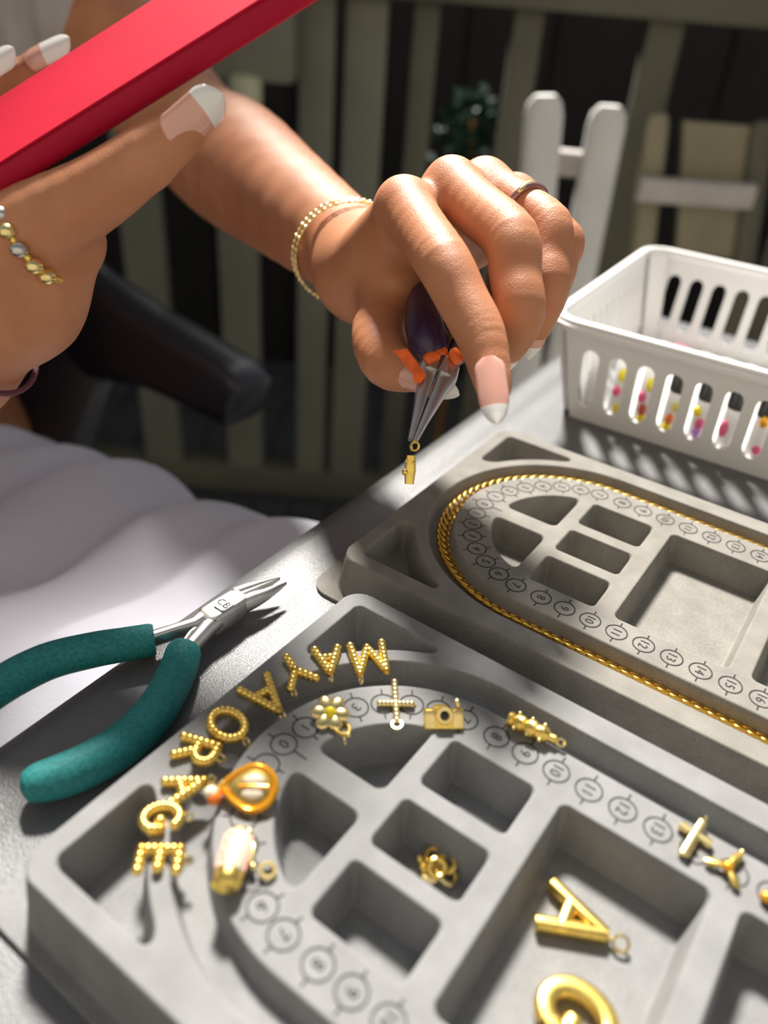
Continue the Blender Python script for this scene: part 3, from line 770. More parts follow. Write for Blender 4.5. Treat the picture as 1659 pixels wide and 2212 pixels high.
    b = B(o); b.torus(at(896, 964, 27.25), .15, .04, ax=unit(np.array([.4, -.8, .3])), seg=18); b.torus(at(888, 966, 27.2), .11, .035, ax=unit(np.array([1, .2, .1])), seg=16); b.build('bail', MT['gold'], root)
    b = B(o); b.sweep([q0, q0 * .5 + q1 * .5, q1], [.1, .14, .12], [.16, .2, .16], n=3, seg=12, up=(1, 0, 0))
    b.ball(at(875, 1020, 27.2), .12); b.ball(at(893, 1000, 27.2), .08); b.ball(at(879, 996, 27.2), .08); b.build('charm_body', MT['gold'], root)
# ================================================================== basket and what stands in it
BK0, BKA = L(-7.5, 12.63), TYAW + 0.04
BL, BD, BH = 27.0, 17.2, 6.0
def bk(x, y, z):
    return BK0 + rotz(BKA) @ np.array([x, y, 0]) + np.array([0, 0, TAB + z])
def stadium(cx, y0, y1, r, n=6):
    return [(cx + r * math.cos(t), y1 - r + r * math.sin(t)) for t in np.linspace(0, PI, n)] + [(cx + r * math.cos(t), y0 + r + r * math.sin(t)) for t in np.linspace(PI, 2 * PI, n)]
def build_basket():
    o = bk(BL / 2, BD / 2, 0); root = empty('storage_basket', o, BKA)
    tag(root, 'white plastic storage basket with slotted sides on the table', 'basket')
    loc = lambda x, y, z: np.array([x - BL / 2, y - BD / 2, z])
    dr = 1.15; th = 0.22; hs = BH - 0.35
    def wall(length, slots, A, ux, inn, y0=.95, y1=4.5):
        # panel drawn flat, then leaned outwards
        outer = [(dr + .5, 0), (length - dr - .5, 0), (length - .75, hs), (.75, hs)]
        V, F = curve_mesh([outer] + [stadium(c, y0, y1, r) for c, r in slots], th, 'w')
        up = unit(np.array([0, 0, hs]) - inn * dr)
        nrm = unit(np.cross(ux, up)); sl = math.hypot(hs, dr) / hs
        return [A + inn * dr + ux * p[0] + up * p[1] * sl + nrm * p[2] for p in V], F
    X, Y = np.array([1., 0, 0]), np.array([0, 1., 0])
    fs = [(2.35 + 1.5 * k, .46) for k in range(16) if 2.35 + 1.5 * k < BL - 1.9]
    ls = [(2.4 + 1.12 * k, .30) for k in range(12) if 2.4 + 1.12 * k < BD - 1.9]
    for nm, ln, sl, A, ux, inn in (('slotted_wall', BL, fs, loc(0, 0, 0), X, Y), ('slotted_wall', BL, fs, loc(BL, BD, 0), -X, -Y),
                                   ('slotted_wall', BD, ls, loc(0, BD, 0), -Y, X), ('slotted_wall', BD, ls, loc(BL, 0, 0), Y, -X)):
        V, F = wall(ln, sl, A, ux, inn)
        B().add(V, F).build(nm, MT['basket'], root, smooth=False)
    # rounded corners
    for cx, cy, a0 in ((0, 0, PI), (BL, 0, 1.5 * PI), (BL, BD, 0), (0, BD, PI / 2)):
        V = []; F = []; n = 8
        sx, sy = (1 if cx == 0 else -1), (1 if cy == 0 else -1)
        for z, ins, r in ((0, dr, 1.1), (hs, 0, 1.3)):
            for k in range(n + 1):
                a = a0 + k * PI / 2 / n
                for rr in (r, r - th * 1.3): V.append(loc(cx + sx * (ins + r) + rr * math.cos(a), cy + sy * (ins + r) + rr * math.sin(a), z))
        m = 2 * (n + 1)
        for k in range(n):
            a = 2 * k; F += [(a, a + 2, m + a + 2, m + a), (a + 1, m + a + 1, m + a + 3, a + 3)]
        B().add(V, F).build('corner_post', MT['basket'], root)
    def outline(ins, r, z, n=8):
        out = []
        for cx, cy, a0 in ((BL, BD, 0), (0, BD, PI / 2), (0, 0, PI), (BL, 0, 1.5 * PI)):
            sx, sy = (1 if cx == 0 else -1), (1 if cy == 0 else -1)
            out += [loc(cx + sx * (ins + r) + r * math.cos(a0 + k * PI / 2 / n), cy + sy * (ins + r) + r * math.sin(a0 + k * PI / 2 / n), z) for k in range(n + 1)]
        return out
    b = B(); b.sweep(outline(-.12, 1.5, BH - .3), .30, .32, n=3, seg=14, closed=True)
    b.build('rim', MT['basket'], root)
    b = B(); b.sweep(outline(-.42, 1.7, BH - .42), .13, .18, n=3, seg=10, closed=True); b.build('rim_lip', MT['basket'], root)
    ring = outline(dr, 1.1, .02); n = len(ring); top = [p + np.array([0, 0, .25]) for p in ring]
    B().add(ring + top, [tuple(range(n))[::-1], tuple(range(n, 2 * n))] + [(i, (i + 1) % n, n + (i + 1) % n, n + i) for i in range(n)]).build('basket_floor', MT['basket'], root)
    # contents
    def tube(x, y, label, cols, cap=True, r=.52):
        p = bk(x, y, .30); t = empty('tube', p); tag(t, label, 'tube', 'printed tubes in the basket')
        z0 = .0; top = 2.75 if cap else 4.0
        B().lathe((0, 0, 0), [(.3, 0), (r, .06), (r, top - .1), (r * .8, top), (.05, top + .02)], seg=18).build('tube_body', MT['enamel_tube'], t)
        for (z, h, c, a) in cols:
            q = B(); d = rotz(BKA) @ np.array([math.sin(a), -math.cos(a), 0])
            q.ball(d * (r - .03) + np.array([0, 0, z]), (.26, .26, h), 10, 8); q.build('print_patch', MT[c], t)
        if cap: B().lathe((0, 0, 0), [(.05, top - .02), (r * 1.02, top), (r * 1.02, top + .95), (.3, top + 1.02), (.05, top + 1.02)], seg=18).build('cap', MT['black_cap'], t)
    y = 1.75
    tube(2.5, y, 'plain white tube at the left end of the basket', [], cap=False)
    tube(3.95, y, 'white tube with yellow and rose print second from the left', [(2.9, .4, 'enamel_yellow', .1), (1.9, .3, 'pink', -.2), (.9, .3, 'enamel_yellow', .3)], cap=False)
    tube(5.45, y, 'white tube with red and yellow blotches without a dark cap', [(2.8, .4, 'enamel_yellow', .2), (2.0, .35, 'pink', -.4), (1.3, .35, 'enamel_red', 0), (.8, .3, 'enamel_yellow', .1)], cap=False)
    tube(6.95, y, 'dark capped tube with an orange red print in the basket', [(2.0, .3, 'enamel_yellow', .5), (1.25, .3, 'enamel_orange', 0), (.75, .25, 'enamel_yellow', -.1)])
    tube(8.45, y, 'dark capped tube with a pink and violet print in the basket', [(2.1, .3, 'enamel_yellow', -.5), (1.5, .3, 'pink', .1), (1.0, .35, 'violet', 0)])
    tube(9.95, y, 'dark capped tube with a narrow pink print in the basket', [(1.6, .5, 'pink', -.5)])
    tube(11.45, y, 'dark capped tube with a brown band at the right frame edge', [(2.6, .35, 'amber', 0), (1.0, .25, 'pink', .2)])
    tube(12.95, y, 'dark capped tube beyond the right frame edge', [(1.6, .4, 'violet', 0)])
    p = bk(4.3, 13.0, .28 + .5); b = B(); b.ball((0, 0, 0), (.9, .6, .5), 14, 10); q = b.build('pouch', MT['pink'], None); q.location = V3(p)
    tag(q, 'small pink pouch at the back of the white basket', 'pouch')
MT['enamel_tube'] = mat('white_tube', (0.85, 0.84, 0.82), 0.35)

# ================================================================== furniture behind
def vpost(b, u0, v0, u1, v1, y, hw, ht, bev=.6):      # upright board seen between two picture points, standing at distance y
    p, q = ony(u0, v0, y), ony(u1, v1, y)
    b.sweep([p + unit(p - q) * 0.0, p + unit(q - p) * 1.2, q], [hw * .72, hw, hw], [ht * .8, ht, ht], n=4, seg=16, up=(0, 1, 0))
def build_background():
    # white garden chair: two uprights, rails and legs to the floor
    Y = 104.0; o = ony(1210, 800, Y); o = np.array([o[0], Y, FLOOR]); root = empty('garden_chair', o)
    tag(root, 'white painted slatted chair standing in front of the railing', 'chair', 'chairs by the railing')
    def lean(u, v, y=Y): return ony(u, v, y)
    for (ua, va, ub, vb) in ((1178, 205, 1128, 850), (1318, 228, 1240, 640)):
        b = B(o); p, q = lean(ua, va), lean(ub, vb); d = unit(q - p); foot = q + d * ((FLOOR - q[2]) / d[2])
        foot[2] = FLOOR
        b.sweep([p, p + d * .8, p + d * 2.2, foot], [1.2, 1.95, 2.25, 2.25], [.9, 1.2, 1.2, 1.2], n=3, seg=16, up=(0, 1, 0)); b.build('upright', MT['white_wood'], root)
    for v, du, m_ in ((352, 0, 'grey_wood'), (690, -30, 'white_wood')):
        b = B(o); b.sweep([lean(1168 + du, v - 6, Y + 1), lean(1302 + du * 1.4, v + 8, Y + 1)], 1.0, 1.5, n=4, seg=12); b.build('cross_rail', MT[m_], root)
    sc = lean(1180, 800); sz = FLOOR + 44
    B(o).box((sc[0] + 6, Y - 16, sz), (13, 17, 1.2), bev=.5).build('seat', MT['white_wood'], root)
    for sx in (-5.5, 16.5):
        B(o).box((sc[0] + sx, Y - 30, (FLOOR + sz) / 2), (1.4, 1.4, (sz - FLOOR) / 2 - .5), bev=.3).build('leg', MT['white_wood'], root)
    # beige chair at the right
    Y = 127.0; o = ony(1500, 500, Y); o = np.array([o[0], Y, FLOOR]); root = empty('wooden_chair', o)
    tag(root, 'beige wooden chair with a pale cross rail by the railing', 'chair', 'chairs by the railing')
    for (ua, va, ub, vb) in ((1420, 245, 1385, 560), (1648, 262, 1600, 600)):
        b = B(o); p, q = lean(ua, va, Y), lean(ub, vb, Y); d = unit(q - p); foot = q + d * ((FLOOR - q[2]) / d[2])
        b.sweep([p, p + d * 1.5, foot], [1.3, 1.7, 1.7], [1, 1.2, 1.2], n=4, seg=14, up=(0, 1, 0)); b.build('upright', MT['beige_wood'] if ua < 1500 else MT['slat'], root)
    p, q = lean(1380, 408, Y - 3), lean(1625, 425, Y - 3)
    b = B(o); b.sweep([p, q], 1.2, 1.75, n=4, seg=12); b.build('cross_rail', MT['grey_wood'], root)
    P = [lean(1478, 262, Y), lean(1640, 275, Y), lean(1590, 560, Y), lean(1462, 545, Y)]; d = np.array([0, 1.6, 0])
    B(o).add(P + [x + d for x in P], [(0, 1, 2, 3), (7, 6, 5, 4), (0, 4, 5, 1), (1, 5, 6, 2), (2, 6, 7, 3), (3, 7, 4, 0)]).build('back_panel', MT['beige_wood'], root, smooth=False)
    sc = lean(1490, 560, Y); sz = FLOOR + 44
    B(o).box((sc[0] + 6, Y - 9, sz), (10, 10, 1.2), bev=.5).build('seat', MT['beige_wood'], root)
    for sx in (-2, 14):
        B(o).box((sc[0] + sx, Y - 17, (FLOOR + sz) / 2), (1.4, 1.4, (sz - FLOOR) / 2 - .5), bev=.3).build('leg', MT['beige_wood'], root)
    # pale planter box hooked over the railing, a plant behind it
    Y = 129.0; P0, P1 = ony(425, 30, Y), ony(640, 178, Y); o = np.array([(P0[0] + P1[0]) / 2, Y, P1[2]]); root = empty('planter_box', o)
    tag(root, 'pale grey planter box hung on the railing beside the red case', 'planter')
    hx, hz = (P1[0] - P0[0]) / 2, 8.0
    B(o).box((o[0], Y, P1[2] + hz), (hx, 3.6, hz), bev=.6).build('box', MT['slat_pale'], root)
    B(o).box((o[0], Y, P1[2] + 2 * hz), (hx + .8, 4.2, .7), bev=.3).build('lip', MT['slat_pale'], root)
    c = ony(532, 225, Y - 3); b = B(c); b.lathe(c, [(.2, -4.0), (1.6, -3.8), (2.0, -2), (2.3, 1), (2.3, 3.4), (1.2, 3.9), (.2, 4)], seg=20)
    q = b.build('lantern', MT['lantern'], None, sh=60); q.location = V3(c); tag(q, 'small pale yellow lantern hanging under the planter box', 'lantern')
    # shrub behind the railing
    c = ony(1020, 262, 150); o = np.array([c[0], 150, FLOOR]); root = empty('shrub', o); tag(root, 'dark green leafy shrub seen between the railing slats', 'shrub')
    b = B(o); b.sweep([o + np.array([0, 0, 0]), o + np.array([1.5, 0, 40]), c], [1.2, 1.0, .5], seg=8); b.build('stem', MT['terracotta'], root)
    rng = random.Random(3); lf = B(o)
    for k in range(170):
        a, e, r = rng.uniform(0, 2 * PI), rng.uniform(-1.2, 1.4), rng.uniform(.45, 1.0)
        p = c + np.array([math.cos(a) * math.cos(e) * 8.5, math.sin(a) * math.cos(e) * 6, math.sin(e) * 8.5 - 4]) * r
        d = unit([rng.gauss(0, 1), rng.gauss(0, 1), rng.gauss(0, .6)]); s_ = unit(np.cross(d, [rng.gauss(0, 1), 1, rng.gauss(0, 1)])) * 1.0; ln = rng.uniform(2.5, 4)
        lf.add([p, p + d * ln * .5 + s_, p + d * ln, p + d * ln * .5 - s_], [(0, 1, 2, 3)])
    x = lf.build('foliage', MT['leaf'], root, smooth=False); x['kind'] = 'stuff'

def build_armchair():
    o = L(-58, -2, FLOOR); root = empty('armchair', o)
    tag(root, 'dark navy plastic armchair the person is sitting on', 'chair')
    sz = FLOOR + 42
    # seat
    P = [L(x, y, sz) for x, y in ((-80, -24), (-36, -25), (-34, -20), (-34, 18), (-36, 22), (-80, 20))]
    n = len(P); B(o).add(P + [p - np.array([0, 0, 3]) for p in P], [tuple(range(n)), tuple(range(n, 2 * n))[::-1]] + [(i, n + i, n + (i + 1) % n, (i + 1) % n) for i in range(n)]).build('seat', MT['chair'], root, smooth=False)
    # the arm that shows, rising to the backrest
    path = [at(541, 868, 70.5), at(520, 850, 71), at(440, 806, 73), at(345, 757, 75.5), at(245, 712, 78.5), at(150, 668, 82), at(60, 600, 86)]
    pt = smooth_path(path, 5); t = np.linspace(0, 1, len(pt))
    hb = np.interp(t, [0, .06, .17, .5, .7, .85, 1], [1.0, 2.3, 2.9, 3.6, 5.4, 8.0, 10.5]); ha = np.interp(t, [0, .08, 1], [1.2, 2.3, 2.6])
    B(o).sweep(pt, ha, hb, n=4.5, seg=22).build('arm', MT['chair'], root)
    pm = [L(unL(p)[0], -4 - unL(p)[1], p[2]) for p in pt]
    B(o).sweep(pm, ha, hb, n=4.5, seg=22).build('arm', MT['chair'], root)
    # side panel below the rear of the arm
    for mir in (0, 1):
        P = [at(u, v, 81.0) for u, v in ((-160, 590), (215, 640), (262, 735), (205, 835), (165, 940), (150, 1040), (-160, 1040))]
        if mir: P = [L(unL(p)[0], -4 - unL(p)[1], p[2]) for p in P]
        d = L(0, 2.4, 0) - L(0, 0, 0); n = len(P)
        B(o).add(P + [p + d for p in P], [tuple(range(n)), tuple(range(n, 2 * n))[::-1]] + [(i, n + i, n + (i + 1) % n, (i + 1) % n) for i in range(n)]).build('side_panel', MT['chair'], root, smooth=False)
    # backrest
    V = []; F = []; nx, nz_ = 14, 8
    for th_ in (0, 2.4):
        for i in range(nx + 1):
            for k in range(nz_ + 1):
                s = i / nx * 2 - 1; z = sz - 1 + k / nz_ * 47
                V.append(L(-82 + 7 * s * s - (z - sz) * .16 - th_, -2 + s * 24, z))
    m = (nx + 1) * (nz_ + 1); g = lambda i, k: i * (nz_ + 1) + k
    for i in range(nx):
        for k in range(nz_):
            F += [(g(i, k), g(i, k + 1), g(i + 1, k + 1), g(i + 1, k)), (m + g(i, k), m + g(i + 1, k), m + g(i + 1, k + 1), m + g(i, k + 1))]
        F += [(g(i, nz_), m + g(i, nz_), m + g(i + 1, nz_), g(i + 1, nz_)), (g(i, 0), g(i + 1, 0), m + g(i + 1, 0), m + g(i, 0))]
    for k in range(nz_):
        F += [(g(0, k), m + g(0, k), m + g(0, k + 1), g(0, k + 1)), (g(nx, k), g(nx, k + 1), m + g(nx, k + 1), m + g(nx, k))]
    B(o).add(V, F).build('backrest', MT['chair'], root)
    for (x, y, dx, dy) in ((-38, -22, 3, -2), (-38, 18, 3, 3), (-78, -22, -5, -2), (-78, 18, -5, 3)):
        B(o).sweep([L(x, y, sz - 1.5), L(x + dx, y + dy, FLOOR)], [2.2, 1.7], [2.2, 1.7], n=4, seg=12).build('leg', MT['chair'], root)
MT['lantern'] = mat('pale_yellow_glaze', (0.62, 0.62, 0.42), 0.4)
MT['bottle_green'] = mat('green_glass', (0.02, 0.10, 0.03), 0.2)

def build_shade_parasol():  # unseen, added only to cast shade on the upper arm
    c = np.array([-115., 190, FLOOR]); root = empty('added_parasol', c); tag(root, 'added octagonal sunshade out of view, there to shade the upper arm', 'added_parasol')
    zc, R = 118.0, 112.0
    B(c).box((c[0], c[1], FLOOR + 3), (24, 24, 3), bev=1).build('base', MT['grout'], root)
    B(c).sweep([c + np.array([0, 0, 6]), c + np.array([0, 0, zc + 30 - FLOOR])], 2.2, seg=14).build('pole', MT['table_leg'], root)
    P = [np.array([c[0] + R * math.cos(a), c[1] + R * math.sin(a), zc]) for a in np.arange(8) * PI / 4 + PI / 8]; T = np.array([c[0], c[1], zc + 28])
    b = B(c); b.add(P + [T] + [p - np.array([0, 0, .6]) for p in P] + [T - np.array([0, 0, .6])], [(i, (i + 1) % 8, 8) for i in range(8)] + [(9 + (i + 1) % 8, 9 + i, 17) for i in range(8)] + [(i, 9 + i, 9 + (i + 1) % 8, (i + 1) % 8) for i in range(8)])
    b.build('shade_canopy', MT['shade_canopy'], root, smooth=False)
    for p in P: B(c).sweep([T - np.array([0, 0, 1.6]), p - np.array([0, 0, 1.6])], .5, seg=8).build('rib', MT['table_leg'], root)
MT['shade_canopy'] = mat('canvas', (0.55, 0.52, 0.46), 0.9)
# ================================================================== person: one continuous skin from a distance field
def seg_d(P, a, b, ra, rb):
    ab = b - a; t = np.clip(((P - a) @ ab) / (ab @ ab), 0, 1)
    return np.linalg.norm(P - a - t[:, None] * ab, axis=1) - (ra + t * (rb - ra))
def ell_d(P, c, r, R):
    q = (P - c) @ R; k0 = np.linalg.norm(q / r, axis=1); k1 = np.linalg.norm(q / (r * r), axis=1)
    return np.where(k0 < 1e-6, -min(r), k0 * (k0 - 1) / np.maximum(k1, 1e-9))
def smin(a, b, k):
    h = np.maximum(k - np.abs(a - b), 0) / k
    return np.minimum(a, b) - h * h * k * .25
class Field:                   # groups of rounded limbs; each group is blended inside itself, then onto the rest
    def __init__(s): s.g = []
    def group(s, k_in, k_out): s.g.append((k_in, k_out, [])); return s
    def cone(s, a, b, ra, rb): s.g[-1][2].append(('c', np.array(a, float), np.array(b, float), ra, rb)); return s
    def chain(s, pts, rs):
        q = smooth_path([np.append(np.asarray(p, float), r) for p, r in zip(pts, rs)], 4)
        for i in range(len(q) - 1): s.cone(q[i][:3], q[i + 1][:3], q[i][3], q[i + 1][3])
        return s
    def ell(s, c, r, R=None): s.g[-1][2].append(('e', np.array(c, float), np.array(r, float), np.eye(3) if R is None else np.array(R), 0)); return s
    def prim(s, P, q): return seg_d(P, *q[1:]) if q[0] == 'c' else ell_d(P, q[1], q[2], q[3])
    def __call__(s, P, cull=None):
        out = None
        for gi, (ki, ko, pr) in enumerate(s.g):
            d = None
            for pi, q in enumerate(pr):
                if cull is not None and not cull[gi][pi]: continue
                e = s.prim(P, q); d = e if d is None else smin(d, e, ki)
            if d is None: continue
            out = d if out is None else smin(out, d, ko)
        return np.full(len(P), 9.9) if out is None else out
def surface(field, ax, disp=None, block=12):
    """surface nets on a graded grid, only where the surface runs"""
    xs, ys, zs = [np.asarray(a, float) for a in ax]; n = [len(a) for a in (xs, ys, zs)]
    verts = {}; VK = []; VP = []; QK = []
    off = np.array([(i, j, k) for i in (0, 1) for j in (0, 1) for k in (0, 1)])
    bs = [(i0, j0, k0) for i0 in range(0, n[0] - 1, block) for j0 in range(0, n[1] - 1, block) for k0 in range(0, n[2] - 1, block)]
    b0 = np.array(bs); b1 = np.minimum(b0 + block + 1, np.array(n) - 1)
    lo = np.stack([xs[b0[:, 0]], ys[b0[:, 1]], zs[b0[:, 2]]], 1); hi = np.stack([xs[b1[:, 0]], ys[b1[:, 1]], zs[b1[:, 2]]], 1)
    CC = (lo + hi) / 2; RR = np.linalg.norm(hi - lo, axis=1) / 2
    DS = [[field.prim(CC, q) for q in g[2]] for g in field.g]; MN = np.min([d for dd in DS for d in dd], axis=0); FC = field(CC)
    if True:
        if True:
            for bi_ in np.where((MN < RR + 1.6) & (np.abs(FC) < RR * 1.15 + 1.0))[0]:
                i0, j0, k0 = b0[bi_]; i1, j1, k1 = b1[bi_]; mn = MN[bi_]; R = RR[bi_]
                cull = [[d[bi_] < mn + 2 * R + 2.0 for d in dd] for dd in DS]
                X, Y, Z = np.meshgrid(xs[i0:i1 + 1], ys[j0:j1 + 1], zs[k0:k1 + 1], indexing='ij')
                P = np.stack([X, Y, Z], -1).reshape(-1, 3)
                D = field(P, cull)
                if disp is not None: D = D + disp(P, D)
                D = D.reshape(X.shape)
                if D.min() > 0 or D.max() < 0: continue
                s = D < 0
                # cell vertices: mean of edge crossings (cells owned by this block)
                bi, bj, bk_ = min(block, i1 - i0), min(block, j1 - j0), min(block, k1 - k0)
                cs = np.zeros((i1 - i0, j1 - j0, k1 - k0), int)
                for a, b_, c_ in off: cs += s[a:a + cs.shape[0], b_:b_ + cs.shape[1], c_:c_ + cs.shape[2]]
                act = (cs > 0) & (cs < 8); act[bi:] = False; act[:, bj:] = False; act[:, :, bk_:] = False
                I = np.argwhere(act)
                if len(I):
                    acc = np.zeros((len(I), 3)); cnt = np.zeros(len(I))
                    G = np.stack([X, Y, Z], -1)
                    for e0 in range(8):
                        for ax_ in range(3):
                            if off[e0][ax_]: continue
                            e1 = off[e0].copy(); e1[ax_] = 1
                            a = I + off[e0]; b_ = I + e1
                            da = D[a[:, 0], a[:, 1], a[:, 2]]; db = D[b_[:, 0], b_[:, 1], b_[:, 2]]
                            m = (da < 0) != (db < 0); t = np.where(m, da / np.where(m, da - db, 1), 0)
                            pa = G[a[:, 0], a[:, 1], a[:, 2]]; pb = G[b_[:, 0], b_[:, 1], b_[:, 2]]
                            acc += np.where(m[:, None], pa + (pb - pa) * t[:, None], 0); cnt += m
                    g = I + np.array([i0, j0, k0]); VK.append((g[:, 0] * n[1] + g[:, 1]) * n[2] + g[:, 2]); VP.append(acc / cnt[:, None])
                for ax_ in range(3):
                    sl0 = [slice(0, bi), slice(0, bj), slice(0, bk_)]; sl1 = list(sl0)
                    hi_ = (bi, bj, bk_)[ax_]
                    sl1[ax_] = slice(1, hi_ + 1)
                    a, b_ = s[tuple(sl0)], s[tuple(sl1)]
                    E = np.argwhere(a != b_)
                    if not len(E): continue
                    fl = a[E[:, 0], E[:, 1], E[:, 2]]
                    g = E + np.array([i0, j0, k0]); u, w = (ax_ + 1) % 3, (ax_ + 2) % 3
                    q = []
                    for du, dw in ((0, 0), (-1, 0), (-1, -1), (0, -1)):
                        h = g.copy(); h[:, u] += du; h[:, w] += dw; q.append((h[:, 0] * n[1] + h[:, 1]) * n[2] + h[:, 2])
                    q = np.stack(q, 1); q[~fl] = q[~fl][:, ::-1]; QK.append(q)
    VK = np.concatenate(VK); VP = np.concatenate(VP); QK = np.concatenate(QK)
    o = np.argsort(VK); VK = VK[o]; VP = VP[o]
    ix = np.clip(np.searchsorted(VK, QK), 0, len(VK) - 1)
    ok = (VK[ix] == QK).all(1)
    return VP, ix[ok]
def smooth_mesh(V, F, it=2, lam=.5):
    e = np.concatenate([F[:, [0, 1]], F[:, [1, 2]], F[:, [2, 3]], F[:, [3, 0]]]); V = V.copy()
    for _ in range(it):
        acc = np.zeros_like(V); cnt = np.zeros(len(V))
        for a, b in ((0, 1), (1, 0)):
            for d in range(3): acc[:, d] += np.bincount(e[:, a], V[e[:, b], d], len(V))
            cnt += np.bincount(e[:, a], minlength=len(V))
        V += lam * (acc / np.maximum(cnt, 1)[:, None] - V)
    return V
def quad_obj(name, V, F, m, parent, o):
    V = V - np.asarray(o)
    me = bpy.data.meshes.new(name); me.vertices.add(len(V)); me.vertices.foreach_set('co', (V * S).astype(np.float32).ravel())
    me.loops.add(F.size); me.loops.foreach_set('vertex_index', F.astype(np.int32).ravel())
    me.polygons.add(len(F)); me.polygons.foreach_set('loop_start', np.arange(0, F.size, 4, dtype=np.int32))
    me.polygons.foreach_set('use_smooth', np.ones(len(F), bool)); me.materials.append(m); me.update(); me.validate()
    return link(name, me, parent)
def graded(lo, hi, fine, h, c):
    out = [lo]
    while out[-1] < hi:
        x = out[-1]; d = min(max(max(a - x, x - b, 0) for a, b in [f]) for f in fine)
        out.append(x + min(c, h + d * .09))
    return np.array(out)

# joints of the hand with the pliers (picture place, depth)
HL = {'index': ([(872, 445, 29.5), (960, 572, 26.6), (1040, 728, 25.6), (1067, 838, 25.0)], [.98, .90, .77, .55]),
      'middle': ([(975, 400, 30.2), (1103, 516, 27.4), (1124, 680, 26.8), (1098, 748, 28.3)], [.95, .93, .80, .62]),
      'ring': ([(1047, 397, 31.4), (1183, 490, 29.2), (1183, 628, 28.6), (1150, 715, 29.8)], [.90, .85, .74, .6]),
      'little': ([(1112, 425, 32.8), (1217, 520, 31.2), (1200, 604, 30.9), (1170, 680, 31.8)], [.82, .76, .66, .55]),
      'thumb': ([(868, 640, 33.6), (820, 714, 31.2), (838, 782, 29.8), (893, 803, 29.3)], [1.4, 1.06, .95, .72])}
WL, EL, SL = at(800, 578, 36.2), at(415, 285, 54), at(95, -85, 66)
SR, ER, WR = np.array([-57., 53, 17]), np.array([-38., 29, -7]), at(-125, 775, 30)
J = {k: [np.array(at(*p)) for p in v[0]] for k, v in HL.items()}
RT = [at(0, 560, 27.0), at(60, 502, 26.6), at(208, 418, 25.9), at(316, 340, 25.6), at(400, 278, 25.4)]
PB = np.array([-42., 60, FLOOR])
def build_person():
    root = empty('person', PB)
    tag(root, 'person in grey top and white trousers holding pliers and a red case', 'person')
    f = Field()
    # torso, neck, head
    f.group(7, 4)
    f.ell((-49, 63, -24), (15, 13, 12), rotz(.8)).ell((-45, 60, -10), (12.5, 9.5, 11), rotz(.8)).ell((-44, 65, 7), (15.5, 10.5, 14), rotz(.8))
    f.cone(SL * .8 + SR * .2, SR * .8 + SL * .2, 5.6, 5.6)
    f.cone((-44.5, 65.5, 18), (-42.5, 63.5, 29), 6.2, 5.2)
    f.group(2, 2.5)
    f.ell((-40, 61.5, 38), (8.2, 9.6, 11.2), rotz(-.75)).cone((-34.5, 56, 36.5), (-32.6, 54.2, 34.8), 1.0, 1.3).ell((-35, 56.5, 31.5), (4, 4, 4.2))
    # arm with the pliers
    f.group(.15, 3)
    arm = EL * .68 + WL * .32
    f.chain([SL, SL * .45 + EL * .55, EL, arm, EL * .4 + WL * .6, EL * .12 + WL * .88, WL], [5.3, 4.5, 3.65, 3.65, 2.95, 2.25, 2.1])
    # its palm
    mid = (J['middle'][0] + J['ring'][0]) / 2; across = J['little'][0] - J['index'][0]; along = mid - WL
    dors = unit(np.cross(across, along)); dors = dors if dors[2] > 0 else -dors
    palm = -dors
    f.group(1.0, 1.2)
    for k, rr in (('index', 1.0), ('middle', .98), ('ring', .94), ('little', .88)):
        b = J[k][0]; a = WL + across * {'index': -.16, 'middle': -.04, 'ring': .08, 'little': .18}[k]
        f.cone(a + palm * .2, b + palm * .12, 1.5, rr)
        f.cone(a + palm * .5, b * .85 + WL * .15 + palm * 1.0, 1.5, .95)
    f.cone(J['thumb'][0], J['index'][0] * .62 + WL * .38 + palm * .9, 1.2, .95)
    f.cone(WL, J['thumb'][0], 1.8, 1.45)
    f.cone(J['thumb'][0] * .6 + J['thumb'][1] * .4, J['index'][0] * .5 + J['thumb'][0] * .5 + palm * .3, .85, .8)
    f.group(.1, .75)
    f.chain(J['thumb'], HL['thumb'][1])
    for k in ('index', 'middle', 'ring', 'little'):
        f.group(.1, .42); P = J[k]; r = HL[k][1]
        m1 = P[0] * .5 + P[1] * .5; m2 = P[1] * .5 + P[2] * .5
        bn = unit(unit(P[1] - P[0]) - unit(P[2] - P[1]))       # outer side of the bend
        f.chain([P[0], m1, P[1], m2, P[2], P[3]], [r[0] * 1.02, (r[0] + r[1]) / 2 * 1.0, r[1], (r[1] + r[2]) / 2 * .99, r[2], r[3]])
        f.ell(P[1] + bn * .12, (r[1] * .88,) * 3).ell(P[0] + dors * .10, (r[0] * .98,) * 3)
    # arm with the red case
    f.group(.15, 3).chain([SR, SR * .5 + ER * .5, ER, ER * .6 + WR * .4, WR], [5.3, 4.6, 3.8, 3.3, 2.3])
    f.group(1.2, 1.4)
    f.cone(WR, at(40, 640, 28.2), 2.25, 2.0).cone(at(40, 640, 28.2), at(135, 520, 27.6), 1.95, 1.45).cone(at(20, 620, 28.6), at(-120, 470, 31), 2.0, 1.4)
    f.group(.12, .45).chain(RT, [1.5, 1.42, 1.12, .92, .72]).ell(RT[3] + np.array([0, 0, -.05]), (.96,) * 3)
    f.group(.1, .5).chain([at(-120, 470, 31), at(-210, 350, 34.5), at(-90, 262, 37), at(105, 124, 36.4)], [1.1, .95, .85, .68])
    f.group(.1, .5).chain([at(-150, 500, 31), at(-300, 400, 34.5), at(-200, 300, 36.2), at(-8, 152, 35.6)], [1.1, .95, .85, .68])
    f.group(.1, .5).chain([at(-170, 540, 31), at(-330, 460, 34), at(-260, 380, 35), at(-120, 260, 34.6)], [1.05, .9, .8, .66])
